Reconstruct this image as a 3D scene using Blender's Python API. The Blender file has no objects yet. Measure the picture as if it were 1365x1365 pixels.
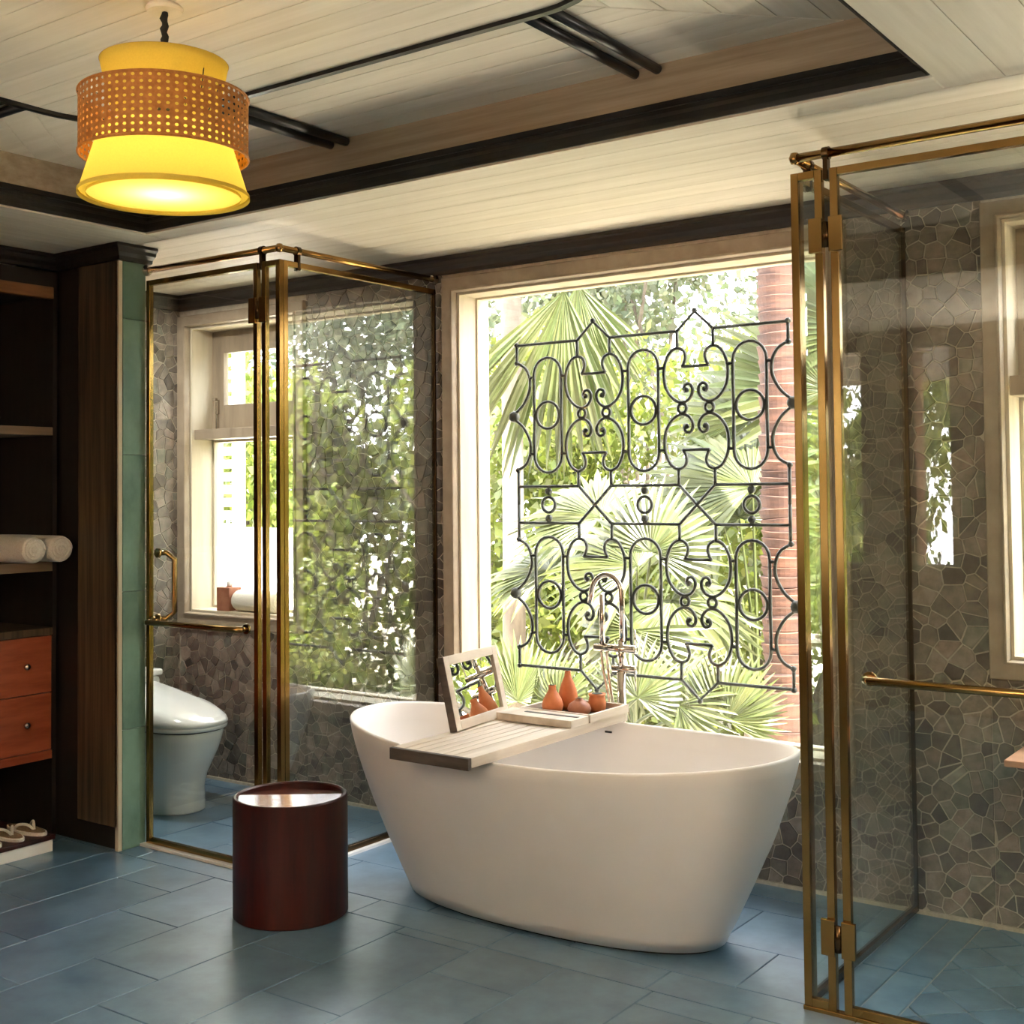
import bpy, bmesh, math, random
from mathutils import Vector, Matrix
R = math.radians
random.seed(7)
S = bpy.context.scene
COL = S.collection

# ------------------------------------------------------------------ camera
FPX, PCX, PCY, IMG = 1655.2, 682.5, 596.3, 1365.0
YAW, PIT, ROL = R(35.682), R(1.951), R(-0.5575)
EYE = Vector((0.0, 0.0, 1.55))
fw = Vector((-math.sin(YAW)*math.cos(PIT), math.cos(YAW)*math.cos(PIT), math.sin(PIT)))
rt0 = Vector((math.cos(YAW), math.sin(YAW), 0.0))
up0 = rt0.cross(fw)
rt = rt0*math.cos(ROL) + up0*math.sin(ROL)
up = -rt0*math.sin(ROL) + up0*math.cos(ROL)
cd = bpy.data.cameras.new('camera')
cd.sensor_fit = 'HORIZONTAL'; cd.sensor_width = 36.0
cd.lens = 36.0*FPX/IMG
cd.shift_x = 0.0; cd.shift_y = -(IMG/2-PCY)/IMG
cd.clip_start = 0.05; cd.clip_end = 200
cam = bpy.data.objects.new('camera', cd); COL.objects.link(cam)
m = Matrix((rt, up, -fw)).transposed().to_4x4(); m.translation = EYE
cam.matrix_world = m
S.camera = cam

def pix_y(u, v, y):                      # a pixel's direction carried to the plane y = const
    d = fw + rt*((u-PCX)/FPX) + up*((PCY-v)/FPX)
    return EYE + d*(y/d.y)
def to_pix(p):
    d = Vector(p)-EYE; a = d.dot(fw)
    if a < 0.05: return (-9999, -9999, a)
    return (PCX+FPX*d.dot(rt)/a, PCY-FPX*d.dot(up)/a, a)
def in_frame(p, mrg=30):
    u, v, a = to_pix(p)
    return a > 0.05 and -mrg < u < IMG+mrg and -mrg < v < IMG+mrg

# ------------------------------------------------------------------ world, sun, exposure
S.view_settings.view_transform = 'Standard'
S.view_settings.look = 'None'
S.view_settings.gamma = 1.0
S.view_settings.use_curve_mapping = False
S.view_settings.exposure = 1.75
W = bpy.data.worlds.new('sky'); S.world = W; W.use_nodes = True
bg = W.node_tree.nodes['Background']
bg.inputs[0].default_value = (0.985, 0.955, 1.0, 1); bg.inputs[1].default_value = 6.5
sl = bpy.data.lights.new('sun', 'SUN'); sl.energy = 22.0; sl.angle = R(1.5); sl.color = (1.0, 0.91, 0.85)
sun = bpy.data.objects.new('sun', sl); COL.objects.link(sun)
sun.rotation_euler = Vector((-1.0, 0.42, -1.5)).to_track_quat('-Z', 'Y').to_euler()
try:
    S.cycles.transparent_max_bounces = 24
    S.cycles.max_bounces = 12
    S.cycles.diffuse_bounces = 6
    S.cycles.caustics_reflective = False
    S.cycles.caustics_refractive = False
    S.cycles.sample_clamp_indirect = 6.0
    S.cycles.use_denoising = True
except Exception:
    pass
def portal(name, x0, x1, y, z0, z1, dirv):
    l = bpy.data.lights.new(name, 'AREA'); l.shape = 'RECTANGLE'; l.size = x1-x0; l.size_y = z1-z0
    l.cycles.is_portal = True
    o = bpy.data.objects.new(name, l); COL.objects.link(o)
    o.location = ((x0+x1)/2, y, (z0+z1)/2)
    o.rotation_euler = Vector((0, dirv, 0)).to_track_quat('-Z', 'Z').to_euler()
portal('sky_portal', -5.45, -4.66, 4.80, 0.90, 2.45, -1)
portal('sky_portal', -3.58, -1.78, 4.80, 0.50, 2.47, -1)
portal('sky_portal', -1.12, -0.32, 4.80, 0.95, 2.47, -1)
portal('sky_portal', -1.9, -1.1, -1.62, 0.9, 2.5, 1)

# ------------------------------------------------------------------ materials
def lin(c):
    return tuple(((x/255.0)/12.92 if x/255.0 <= 0.04045 else (((x/255.0)+0.055)/1.055)**2.4) for x in c)
def nodes_of(name):
    mt = bpy.data.materials.new(name); mt.use_nodes = True
    nt = mt.node_tree; nt.nodes.clear()
    out = nt.nodes.new('ShaderNodeOutputMaterial')
    return mt, nt, out
def N(nt, t, **kw):
    n = nt.nodes.new(t)
    for k, v in kw.items(): setattr(n, k, v)
    return n
def mixrgb(nt, a, b, fac, mode='MIX'):
    n = N(nt, 'ShaderNodeMix', data_type='RGBA', blend_type=mode)
    for idx, v in ((0, fac), (6, a), (7, b)):
        if hasattr(v, 'links') or isinstance(v, bpy.types.NodeSocket): nt.links.new(v, n.inputs[idx])
        elif idx == 0: n.inputs[0].default_value = v
        else: n.inputs[idx].default_value = (*v[:3], 1)
    return n.outputs[2]
def math_n(nt, op, a, b=None, clamp=False):
    n = N(nt, 'ShaderNodeMath', operation=op); n.use_clamp = clamp
    for i, v in enumerate((a, b)):
        if v is None: continue
        if isinstance(v, bpy.types.NodeSocket): nt.links.new(v, n.inputs[i])
        else: n.inputs[i].default_value = v
    return n.outputs[0]
def surf(name, c1, c2, rough=0.5, scale=(8, 8, 8), detail=4.0, metal=0.0, spec=0.5, bump=0.0, bscale=None,
         rand=0.0, tint=False, coat=0.0, contrast=(0.35, 0.65), roughvar=0.0):
    """two-tone noise surface in world space; rand varies it from piece to piece"""
    mt, nt, out = nodes_of(name)
    p = N(nt, 'ShaderNodeBsdfPrincipled')
    geo = N(nt, 'ShaderNodeNewGeometry'); mp = N(nt, 'ShaderNodeMapping'); mp.inputs['Scale'].default_value = scale
    nt.links.new(geo.outputs['Position'], mp.inputs['Vector'])
    oi = N(nt, 'ShaderNodeObjectInfo')
    add = N(nt, 'ShaderNodeVectorMath', operation='ADD')
    sc = N(nt, 'ShaderNodeVectorMath', operation='SCALE'); 
    cb = N(nt, 'ShaderNodeCombineXYZ')
    r17 = math_n(nt, 'MULTIPLY', oi.outputs['Random'], 17.0)
    for i in range(3): nt.links.new(r17, cb.inputs[i])
    nt.links.new(mp.outputs[0], add.inputs[0]); nt.links.new(cb.outputs[0], add.inputs[1])
    nz = N(nt, 'ShaderNodeTexNoise'); nz.inputs['Scale'].default_value = 1.0; nz.inputs['Detail'].default_value = detail
    nz.inputs['Roughness'].default_value = 0.6
    nt.links.new(add.outputs[0], nz.inputs['Vector'])
    mr = N(nt, 'ShaderNodeMapRange'); mr.inputs[1].default_value = contrast[0]; mr.inputs[2].default_value = contrast[1]
    nt.links.new(nz.outputs['Fac'], mr.inputs[0])
    col = mixrgb(nt, lin(c1), lin(c2), mr.outputs[0])
    if rand > 0:
        hs = N(nt, 'ShaderNodeHueSaturation')
        v = math_n(nt, 'ADD', math_n(nt, 'MULTIPLY', oi.outputs['Random'], 2*rand), 1-rand)
        nt.links.new(v, hs.inputs['Value']); nt.links.new(col, hs.inputs['Color']); col = hs.outputs[0]
    if tint:
        at = N(nt, 'ShaderNodeAttribute', attribute_name='tint')
        col = mixrgb(nt, col, at.outputs['Color'], 1.0, 'MULTIPLY')
    nt.links.new(col, p.inputs['Base Color'])
    p.inputs['Roughness'].default_value = rough
    if roughvar:
        nt.links.new(math_n(nt, 'ADD', math_n(nt, 'MULTIPLY', nz.outputs['Fac'], roughvar), rough-roughvar/2), p.inputs['Roughness'])
    p.inputs['Metallic'].default_value = metal
    p.inputs['Specular IOR Level'].default_value = spec
    p.inputs['Coat Weight'].default_value = coat; p.inputs['Coat Roughness'].default_value = min(0.3, rough*0.7)
    if bump:
        bp = N(nt, 'ShaderNodeBump'); bp.inputs['Strength'].default_value = bump; bp.inputs['Distance'].default_value = 0.01
        nt.links.new(nz.outputs['Fac'], bp.inputs['Height']); nt.links.new(bp.outputs[0], p.inputs['Normal'])
    nt.links.new(p.outputs[0], out.inputs[0])
    return mt
def glass(name, f0=0.05, tint=(0.93, 0.97, 0.95)):
    """clear sheet glass: straight transmission plus a mirror reflection that grows towards grazing view"""
    mt, nt, out = nodes_of(name)
    geo = N(nt, 'ShaderNodeNewGeometry')
    dt = N(nt, 'ShaderNodeVectorMath', operation='DOT_PRODUCT')
    nt.links.new(geo.outputs['Incoming'], dt.inputs[0]); nt.links.new(geo.outputs['Normal'], dt.inputs[1])
    c = math_n(nt, 'ABSOLUTE', dt.outputs['Value'])
    s = math_n(nt, 'POWER', math_n(nt, 'SUBTRACT', 1.0, c, True), 5.0)
    fr = math_n(nt, 'ADD', math_n(nt, 'MULTIPLY', s, 1-f0), f0, True)
    tr = N(nt, 'ShaderNodeBsdfTransparent'); tr.inputs[0].default_value = (*tint, 1)
    gl = N(nt, 'ShaderNodeBsdfGlossy'); gl.inputs['Roughness'].default_value = 0.0; gl.inputs[0].default_value = (1, 1, 1, 1)
    mx = N(nt, 'ShaderNodeMixShader')
    nt.links.new(fr, mx.inputs[0]); nt.links.new(tr.outputs[0], mx.inputs[1]); nt.links.new(gl.outputs[0], mx.inputs[2])
    nt.links.new(mx.outputs[0], out.inputs[0])
    return mt
def leaf(name, c1, c2, trans=0.45, scale=3.0, rough=0.45):
    mt, nt, out = nodes_of(name)
    geo = N(nt, 'ShaderNodeNewGeometry')
    nz = N(nt, 'ShaderNodeTexNoise'); nz.inputs['Scale'].default_value = scale; nz.inputs['Detail'].default_value = 3
    nt.links.new(geo.outputs['Position'], nz.inputs['Vector'])
    at = N(nt, 'ShaderNodeAttribute', attribute_name='tint')
    col = mixrgb(nt, lin(c1), lin(c2), nz.outputs['Fac'])
    col = mixrgb(nt, col, at.outputs['Color'], 1.0, 'MULTIPLY')
    p = N(nt, 'ShaderNodeBsdfPrincipled'); p.inputs['Roughness'].default_value = rough
    nt.links.new(col, p.inputs['Base Color'])
    t = N(nt, 'ShaderNodeBsdfTranslucent'); nt.links.new(col, t.inputs[0])
    mx = N(nt, 'ShaderNodeMixShader'); mx.inputs[0].default_value = trans
    nt.links.new(p.outputs[0], mx.inputs[1]); nt.links.new(t.outputs[0], mx.inputs[2])
    nt.links.new(mx.outputs[0], out.inputs[0])
    return mt
def shade_mat(name, c, trans=0.55):
    mt, nt, out = nodes_of(name)
    geo = N(nt, 'ShaderNodeNewGeometry')
    nz = N(nt, 'ShaderNodeTexNoise'); nz.inputs['Scale'].default_value = 220; nt.links.new(geo.outputs['Position'], nz.inputs['Vector'])
    col = mixrgb(nt, lin(c), tuple(x*0.86 for x in lin(c)), nz.outputs['Fac'])
    d = N(nt, 'ShaderNodeBsdfDiffuse'); t = N(nt, 'ShaderNodeBsdfTranslucent'); mx = N(nt, 'ShaderNodeMixShader')
    nt.links.new(col, d.inputs[0]); nt.links.new(col, t.inputs[0]); mx.inputs[0].default_value = trans
    nt.links.new(d.outputs[0], mx.inputs[1]); nt.links.new(t.outputs[0], mx.inputs[2]); nt.links.new(mx.outputs[0], out.inputs[0])
    return mt
def emit(name, c, st):
    mt, nt, out = nodes_of(name)
    e = N(nt, 'ShaderNodeEmission'); e.inputs[0].default_value = (*lin(c), 1); e.inputs[1].default_value = st
    nt.links.new(e.outputs[0], out.inputs[0]); return mt

M = {}
M['slate'] = surf('slate_tile', (66, 98, 122), (104, 134, 156), 0.40, (5, 5, 5), 6, spec=1.0, bump=0.06, rand=0.10, roughvar=0.12, coat=0.55)
M['slate_sh'] = surf('teal_slate_tile', (62, 98, 124), (98, 132, 156), 0.34, (6, 6, 6), 6, bump=0.10, rand=0.10, roughvar=0.12)
M['grout'] = surf('pale_grout', (150, 152, 150), (176, 174, 168), 0.8, (30, 30, 30))
M['wgrout'] = surf('warm_grout', (186, 174, 156), (206, 195, 178), 0.85, (40, 40, 40), bump=0.1)
M['stone'] = surf('broken_stone', (110, 100, 92), (148, 137, 126), 0.5, (22, 22, 22), 5, bump=0.25, tint=True)
M['cream'] = surf('limewashed_board_x', (220, 210, 190), (232, 223, 206), 0.55, (1.2, 22, 22), 5, rand=0.04, bump=0.03)
M['creamy'] = surf('limewashed_board_y', (217, 207, 187), (231, 222, 204), 0.55, (22, 1.2, 22), 5, rand=0.04, bump=0.03)
M['fascia'] = surf('tan_board', (142, 128, 106), (168, 154, 132), 0.55, (1.5, 20, 40), 5, bump=0.03)
M['black'] = surf('black_lacquer', (16, 14, 13), (28, 25, 23), 0.32, (3, 3, 3), 3)
M['crown'] = surf('dark_brown_moulding', (44, 36, 31), (66, 55, 47), 0.42, (2, 30, 30), 4)
M['casing'] = surf('greige_window_wood', (152, 135, 116), (172, 155, 134), 0.5, (9, 9, 9), 5, bump=0.03)
M['jamb'] = surf('pale_window_reveal', (196, 184, 160), (214, 202, 180), 0.5, (14, 14, 2.0), 4)
M['sash'] = surf('grey_brown_sash', (138, 122, 104), (162, 146, 126), 0.5, (14, 14, 2.0), 5, bump=0.03)
M['darkwood'] = surf('weathered_dark_wood', (38, 30, 21), (94, 78, 56), 0.5, (30, 30, 1.2), 6, bump=0.08)
M['espresso'] = surf('espresso_wood', (20, 16, 13), (34, 27, 22), 0.45, (20, 20, 2), 4)
M['shelfedge'] = surf('tan_shelf_wood', (120, 100, 78), (146, 124, 98), 0.5, (20, 2, 20), 4)
M['drawer'] = surf('orange_cherry_wood', (134, 62, 38), (166, 86, 56), 0.38, (18, 3, 22), 5, bump=0.02)
M['bin'] = surf('dark_red_lacquered_wood', (30, 7, 5), (62, 16, 9), 0.42, (22, 22, 2.5), 5, spec=0.3, coat=0.1)
M['binlid'] = surf('red_wood_lid', (92, 44, 34), (120, 64, 50), 0.22, (16, 3, 16), 5, coat=0.5)
M['white'] = surf('white_matt_stone', (234, 230, 227), (238, 234, 231), 0.38, (4, 4, 4), 2)
M['ceramic'] = surf('white_ceramic', (232, 232, 228), (236, 236, 233), 0.10, (4, 4, 4), 2, coat=0.4)
M['plaster'] = surf('white_plaster', (236, 234, 228), (244, 242, 238), 0.8, (6, 6, 6), 3)
M['gold'] = surf('polished_brass', (146, 112, 62), (162, 128, 76), 0.17, (3, 3, 3), 2, metal=1.0)
M['bronze'] = surf('dark_bronze', (70, 52, 34), (92, 70, 46), 0.25, (3, 3, 3), 2, metal=1.0)
M['chrome'] = surf('polished_nickel', (196, 186, 176), (204, 196, 188), 0.07, (3, 3, 3), 2, metal=1.0)
M['mirror'] = surf('silvered_mirror', (236, 238, 236), (238, 240, 238), 0.0, (1, 1, 1), 1, metal=1.0)
M['iron'] = surf('dark_grey_iron', (52, 54, 48), (70, 72, 64), 0.6, (10, 10, 10), 3)
M['teak'] = surf('bleached_teak', (188, 174, 158), (214, 204, 190), 0.6, (16, 1.6, 16), 5, bump=0.05)
M['teakdark'] = surf('dark_teak_end', (52, 44, 38), (84, 74, 66), 0.7, (6, 20, 30), 5, bump=0.08)  # darker teak for the tray's front end and the mirror's back and edge
M['terra'] = surf('terracotta', (194, 108, 62), (212, 132, 86), 0.55, (14, 14, 14), 4, rand=0.06)
M['terrab'] = surf('brown_terracotta', (150, 92, 68), (174, 116, 90), 0.55, (14, 14, 14), 4)
M['shutter'] = surf('grey_shutter_paint', (122, 118, 110), (140, 136, 128), 0.6, (4, 4, 4), 3)
M['lit_lip'] = surf('lit_brown_lip', (112, 74, 46), (142, 98, 64), 0.45, (18, 3, 22), 5)  # lighter brown carries the light on the dark fascia's lower edge
M['towel'] = surf('cream_terry', (226, 220, 206), (240, 236, 226), 0.9, (160, 160, 160), 3, bump=0.5)
M['green'] = surf('green_slate_slab', (82, 112, 98), (116, 146, 130), 0.4, (4, 4, 3), 6, bump=0.06, rand=0.08)
M['cane'] = surf('woven_cane', (170, 106, 44), (196, 132, 62), 0.6, (60, 60, 60), 3)
M['cord'] = surf('black_cord', (18, 16, 14), (30, 27, 24), 0.8, (80, 80, 80), 2)
M['peach'] = surf('peach_wood', (206, 152, 118), (222, 172, 138), 0.45, (3, 16, 16), 4)
M['sole'] = surf('woven_sole', (120, 98, 72), (146, 122, 92), 0.8, (90, 90, 90), 3)
M['trunk'] = surf('palm_bark', (46, 26, 16), (76, 48, 32), 0.8, (5, 5, 26), 6, bump=0.4, tint=True)
M['bark'] = surf('grey_bark', (74, 66, 56), (104, 94, 80), 0.85, (12, 12, 4), 5, bump=0.3)
M['earth'] = surf('sandy_ground', (196, 186, 164), (222, 214, 196), 0.9, (2, 2, 2), 6)
M['frond'] = leaf('palm_leaf', (52, 61, 31), (88, 96, 55), 0.28, 2.0)
M['foliage'] = leaf('shrub_leaf', (78, 92, 32), (124, 132, 62), 0.42, 1.5)
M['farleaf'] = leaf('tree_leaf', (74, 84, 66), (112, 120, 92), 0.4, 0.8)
M['glass'] = glass('door_glass', 0.045, (0.94, 0.97, 0.955))
M['sglass'] = glass('coated_partition_glass', 0.16, (0.93, 0.965, 0.945))
M['wglass'] = glass('window_glass', 0.02, (0.97, 0.985, 0.975))
M['shade'] = shade_mat('yellow_fabric_shade', (238, 214, 104), 0.5)
M['diff'] = shade_mat('yellow_diffuser', (255, 240, 150), 0.75)

# ------------------------------------------------------------------ mesh helpers
ORG = {}
class MB:
    def __init__(s): s.v = []; s.f = []; s.t = []; s.cur = None
    def add(s, vs, fs):
        b = len(s.v); s.v += [tuple(v) for v in vs]
        for f in fs:
            s.f.append(tuple(b+i for i in f)); s.t.append(s.cur)
    def box(s, x0, x1, y0, y1, z0, z1):
        s.add([(x0,y0,z0),(x1,y0,z0),(x1,y1,z0),(x0,y1,z0),(x0,y0,z1),(x1,y0,z1),(x1,y1,z1),(x0,y1,z1)],
              [(0,3,2,1),(4,5,6,7),(0,1,5,4),(1,2,6,5),(2,3,7,6),(3,0,4,7)]); return s
    def slab(s, poly, z0, z1, ch=0.0, tf=None, inset=None):
        """convex polygon (ccw) from z0 up to z1 with a chamfered top edge; tf maps (a,b,h) to a point"""
        tf = tf or (lambda a, b, h: (a, b, h)); n = len(poly)
        cx_ = sum(p[0] for p in poly)/n; cy_ = sum(p[1] for p in poly)/n
        sgn = 1 if z1 > z0 else -1
        rings = [[(p[0], p[1], z0) for p in poly]]
        if ch > 0:
            rings.append([(p[0], p[1], z1-sgn*ch) for p in poly])
            inn = []
            for p in poly:
                dx, dy = cx_-p[0], cy_-p[1]; L = math.hypot(dx, dy) or 1
                k = min(ch*1.3, L*0.3)
                inn.append((p[0]+dx/L*k, p[1]+dy/L*k, z1))
            rings.append(inn)
        else: rings.append([(p[0], p[1], z1) for p in poly])
        vs = [tf(*q) for r in rings for q in r]; fs = []
        for k in range(len(rings)-1):
            for i in range(n):
                j = (i+1) % n
                fs.append((k*n+i, k*n+j, (k+1)*n+j, (k+1)*n+i))
        fs.append(tuple((len(rings)-1)*n+i for i in range(n)))
        s.add(vs, fs); return s
    def tube(s, pts, r, n=8, closed=False, cap=True):
        pts = [Vector(p) for p in pts]; m_ = len(pts)
        rr = r if isinstance(r, (list, tuple)) else [r]*m_
        tang = []
        for i in range(m_):
            a = pts[(i-1) % m_] if (closed or i > 0) else pts[i]
            b = pts[(i+1) % m_] if (closed or i < m_-1) else pts[i]
            t = (b-a); tang.append(t.normalized() if t.length > 1e-9 else Vector((0, 0, 1)))
        ref = Vector((0, 0, 1)) if abs(tang[0].z) < 0.9 else Vector((1, 0, 0))
        nrm = tang[0].cross(ref).normalized()
        vs = []
        for i in range(m_):
            nrm = (nrm - tang[i]*nrm.dot(tang[i]))
            nrm = nrm.normalized() if nrm.length > 1e-6 else tang[i].orthogonal().normalized()
            bi = tang[i].cross(nrm)
            for k in range(n):
                a = 2*math.pi*k/n
                vs.append(pts[i] + (nrm*math.cos(a)+bi*math.sin(a))*rr[i])
        fs = []
        for i in range(m_ if closed else m_-1):
            i2 = (i+1) % m_
            for k in range(n):
                k2 = (k+1) % n
                fs.append((i*n+k, i*n+k2, i2*n+k2, i2*n+k))
        if cap and not closed:
            fs.append(tuple(range(n-1, -1, -1))); fs.append(tuple((m_-1)*n+k for k in range(n)))
        s.add(vs, fs); return s
    def lathe(s, prof, n=32, c=(0, 0, 0), cap0=True, cap1=True):
        vs = []; fs = []
        for r, z in prof:
            for k in range(n):
                a = 2*math.pi*k/n; vs.append((c[0]+r*math.cos(a), c[1]+r*math.sin(a), c[2]+z))
        for i in range(len(prof)-1):
            for k in range(n):
                k2 = (k+1) % n; fs.append((i*n+k, i*n+k2, (i+1)*n+k2, (i+1)*n+k))
        if cap0 and prof[0][0] > 1e-6: fs.append(tuple(range(n-1, -1, -1)))
        if cap1 and prof[-1][0] > 1e-6: fs.append(tuple((len(prof)-1)*n+k for k in range(n)))
        s.add(vs, fs); return s
    def rings(s, rings, cap0=True, cap1=True):
        n = len(rings[0]); vs = [q for r in rings for q in r]; fs = []
        for i in range(len(rings)-1):
            for k in range(n):
                k2 = (k+1) % n; fs.append((i*n+k, i*n+k2, (i+1)*n+k2, (i+1)*n+k))
        if cap0: fs.append(tuple(range(n-1, -1, -1)))
        if cap1: fs.append(tuple((len(rings)-1)*n+k for k in range(n)))
        s.add(vs, fs); return s
    def loft_rect(s, x0, x1, y0, y1, prof, tf=None):
        """closed rectangular frame: prof = (inset d, height h) pairs, swept round with mitred corners"""
        tf = tf or (lambda a, b, h: (a, b, h)); rs = []
        for d, h in prof:
            rs.append([tf(x0+d, y0+d, h), tf(x1-d, y0+d, h), tf(x1-d, y1-d, h), tf(x0+d, y1-d, h)])
        n = len(prof); vs = [q for r in rs for q in r]; fs = []
        for i in range(n):
            i2 = (i+1) % n
            for k in range(4):
                k2 = (k+1) % 4; fs.append((i*4+k, i*4+k2, i2*4+k2, i2*4+k))
        s.add(vs, fs); return s
    def sweep(s, path, prof):
        """mitred sweep of prof = (offset to the right, z) along an open path in plan"""
        P = [Vector((p[0], p[1])) for p in path]; n = len(P); vs = []
        for i in range(n):
            d1 = (P[i]-P[i-1]).normalized() if i > 0 else None
            d2 = (P[i+1]-P[i]).normalized() if i < n-1 else None
            r1 = Vector((d1.y, -d1.x)) if d1 else None; r2 = Vector((d2.y, -d2.x)) if d2 else None
            if r1 is None: mi = r2
            elif r2 is None: mi = r1
            else:
                mi = (r1+r2).normalized(); mi = mi/ max(0.2, mi.dot(r1))
            for o, z in prof: vs.append((P[i].x+mi.x*o, P[i].y+mi.y*o, z))
        k = len(prof); fs = []
        for i in range(n-1):
            for j in range(k):
                j2 = (j+1) % k; fs.append((i*k+j, i*k+j2, (i+1)*k+j2, (i+1)*k+j))
        fs.append(tuple(range(k))); fs.append(tuple((n-1)*k+j for j in range(k-1, -1, -1)))
        s.add(vs, fs); return s
    def mesh(s, name, mat, org=(0, 0, 0), smooth=False):
        me = bpy.data.meshes.new(name)
        ox, oy, oz = org
        me.from_pydata([(v[0]-ox, v[1]-oy, v[2]-oz) for v in s.v], [], s.f)
        bm = bmesh.new(); bm.from_mesh(me); bmesh.ops.recalc_face_normals(bm, faces=bm.faces); bm.to_mesh(me); bm.free()
        me.materials.append(M[mat])
        if any(t is not None for t in s.t):
            at = me.color_attributes.new('tint', 'FLOAT_COLOR', 'CORNER')
            for p in me.polygons:
                t = s.t[p.index] or (1, 1, 1)
                for li in p.loop_indices: at.data[li].color = (*t, 1)
        if smooth:
            for p in me.polygons: p.use_smooth = True
        return me
    def build(s, name, mat, parent=None, smooth=False, bevel=0.0, kind=None, local=False):
        org = (0, 0, 0)
        if parent is not None and not local: org = ORG[parent]
        o = bpy.data.objects.new(name, s.mesh(name, mat, org, smooth)); COL.objects.link(o)
        if parent is not None:
            o.parent = parent; ORG[o] = ORG[parent]
        else: ORG[o] = (0, 0, 0)
        if bevel:
            b = o.modifiers.new('edge', 'BEVEL'); b.width = bevel; b.segments = 2; b.limit_method = 'ANGLE'; b.angle_limit = R(40)
        if smooth == 'auto' or bevel:
            pass
        if kind: o['kind'] = kind
        return o
def thing(name, loc, label, cat, group=None, rz=0.0):
    o = bpy.data.objects.new(name, None); COL.objects.link(o); o.location = loc; o.rotation_euler = (0, 0, rz)
    o.empty_display_size = 0.05
    ORG[o] = tuple(loc); o['label'] = label; o['category'] = cat
    if group: o['group'] = group
    return o
def tag(o, label, cat, group=None):
    o['label'] = label; o['category'] = cat
    if group: o['group'] = group
    return o
def struct(o, label, cat):
    o['kind'] = 'structure'; o['label'] = label; o['category'] = cat; return o
def smooth_angle(o, a=40):
    for p in o.data.polygons: p.use_smooth = True
    try:
        md = o.modifiers.new('e', 'EDGE_SPLIT'); md.split_angle = R(a)
    except Exception: pass
    return o
def clip(poly, nx, ny, d):
    """keep the side nx*x + ny*y <= d"""
    out = []; n = len(poly)
    for i in range(n):
        p, q = poly[i], poly[(i+1) % n]
        a = nx*p[0]+ny*p[1]-d; b = nx*q[0]+ny*q[1]-d
        if a <= 0: out.append(p)
        if (a < 0 < b) or (b < 0 < a):
            t = a/(a-b); out.append((p[0]+(q[0]-p[0])*t, p[1]+(q[1]-p[1])*t))
    return out
def clip_rect(poly, x0, x1, y0, y1):
    for a in ((-1, 0, -x0), (1, 0, x1), (0, -1, -y0), (0, 1, y1)):
        poly = clip(poly, *a)
        if len(poly) < 3: return []
    return poly
def area(poly):
    return 0.5*sum(poly[i][0]*poly[(i+1) % len(poly)][1]-poly[(i+1) % len(poly)][0]*poly[i][1] for i in range(len(poly)))
def tidy(poly, eps=0.002):
    o = []
    for p in poly:
        if not o or math.hypot(p[0]-o[-1][0], p[1]-o[-1][1]) > eps: o.append(p)
    if len(o) > 2 and math.hypot(o[0][0]-o[-1][0], o[0][1]-o[-1][1]) <= eps: o.pop()
    return o
def catmull(pts, k=6, closed=False):
    P = [Vector(p) for p in pts]; n = len(P); out = []
    for i in range(n if closed else n-1):
        p0 = P[(i-1) % n] if (closed or i > 0) else P[i]
        p1 = P[i]; p2 = P[(i+1) % n]
        p3 = P[(i+2) % n] if (closed or i < n-2) else p2
        for j in range(k):
            t = j/k
            out.append(0.5*((2*p1)+(p2-p0)*t+(2*p0-5*p1+4*p2-p3)*t*t+(3*p1-p0-3*p2+p3)*t**3))
    if not closed: out.append(P[-1])
    return out

# ------------------------------------------------------------------ room dimensions
XL, XR, YB, YR, ZC = -5.56, 2.2, 4.56, -1.5, 2.645
WT = 0.22                                       # back wall thickness
W1 = (-5.478, -4.642, 0.894, 2.469)             # toilet window opening
W2 = (-3.585, -1.775, 0.500, 2.475)             # big window opening
W3 = (-1.135, -0.300, 0.938, 2.490)             # shower window opening
PTX, PSX, PY = -3.71, -1.48, 3.55               # toilet partition, shower partition, enclosure fronts

# ------------------------------------------------------------------ floor
fb = MB().box(XL, XR, YR, YB, -0.12, -0.006)
floor = struct(fb.build('floor', 'grout'), 'blue grey slate tiled bathroom floor', 'floor')
tiles_out = {'slate': MB(), 'slate_sh': MB()}
def tile(poly, mat='slate', g=0.0018, zt=0.0):
    if mat == 'slate_sh': g = 0.0034
    poly = tidy(poly)
    if len(poly) < 3 or area(poly) < 0.0006: return
    n = len(poly); cx_ = sum(p[0] for p in poly)/n; cy_ = sum(p[1] for p in poly)/n
    q = []                                       # shrink by the joint
    pp = poly
    for i in range(n):
        a, b = poly[i], poly[(i+1) % n]; ex, ey = b[0]-a[0], b[1]-a[1]; L = math.hypot(ex, ey)
        nx, ny = ey/L, -ex/L; pp = clip(pp, nx, ny, nx*a[0]+ny*a[1]-g)
        if len(pp) < 3: return
    zt = zt + random.uniform(-0.0006, 0.0006)
    if in_frame((cx_, cy_, 0), 60) and cy_ > 1.5:
        mb = MB(); mb.slab([(p[0]-cx_, p[1]-cy_) for p in pp], -0.008, zt, 0.0015)
        o = mb.build('tile', mat, floor, local=True); o.location = (cx_, cy_, 0)
    else: tiles_out[mat].slab(pp, -0.008, zt, 0.0015)
def rect(x0, x1, y0, y1): return [(x0, y0), (x1, y0), (x1, y1), (x0, y1)]
CW = 0.3345
offs = [0.11, 0.50, 0.24, 0.03, 0.40, 0.19, 0.55, 0.33, 0.08, 0.46]
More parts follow.
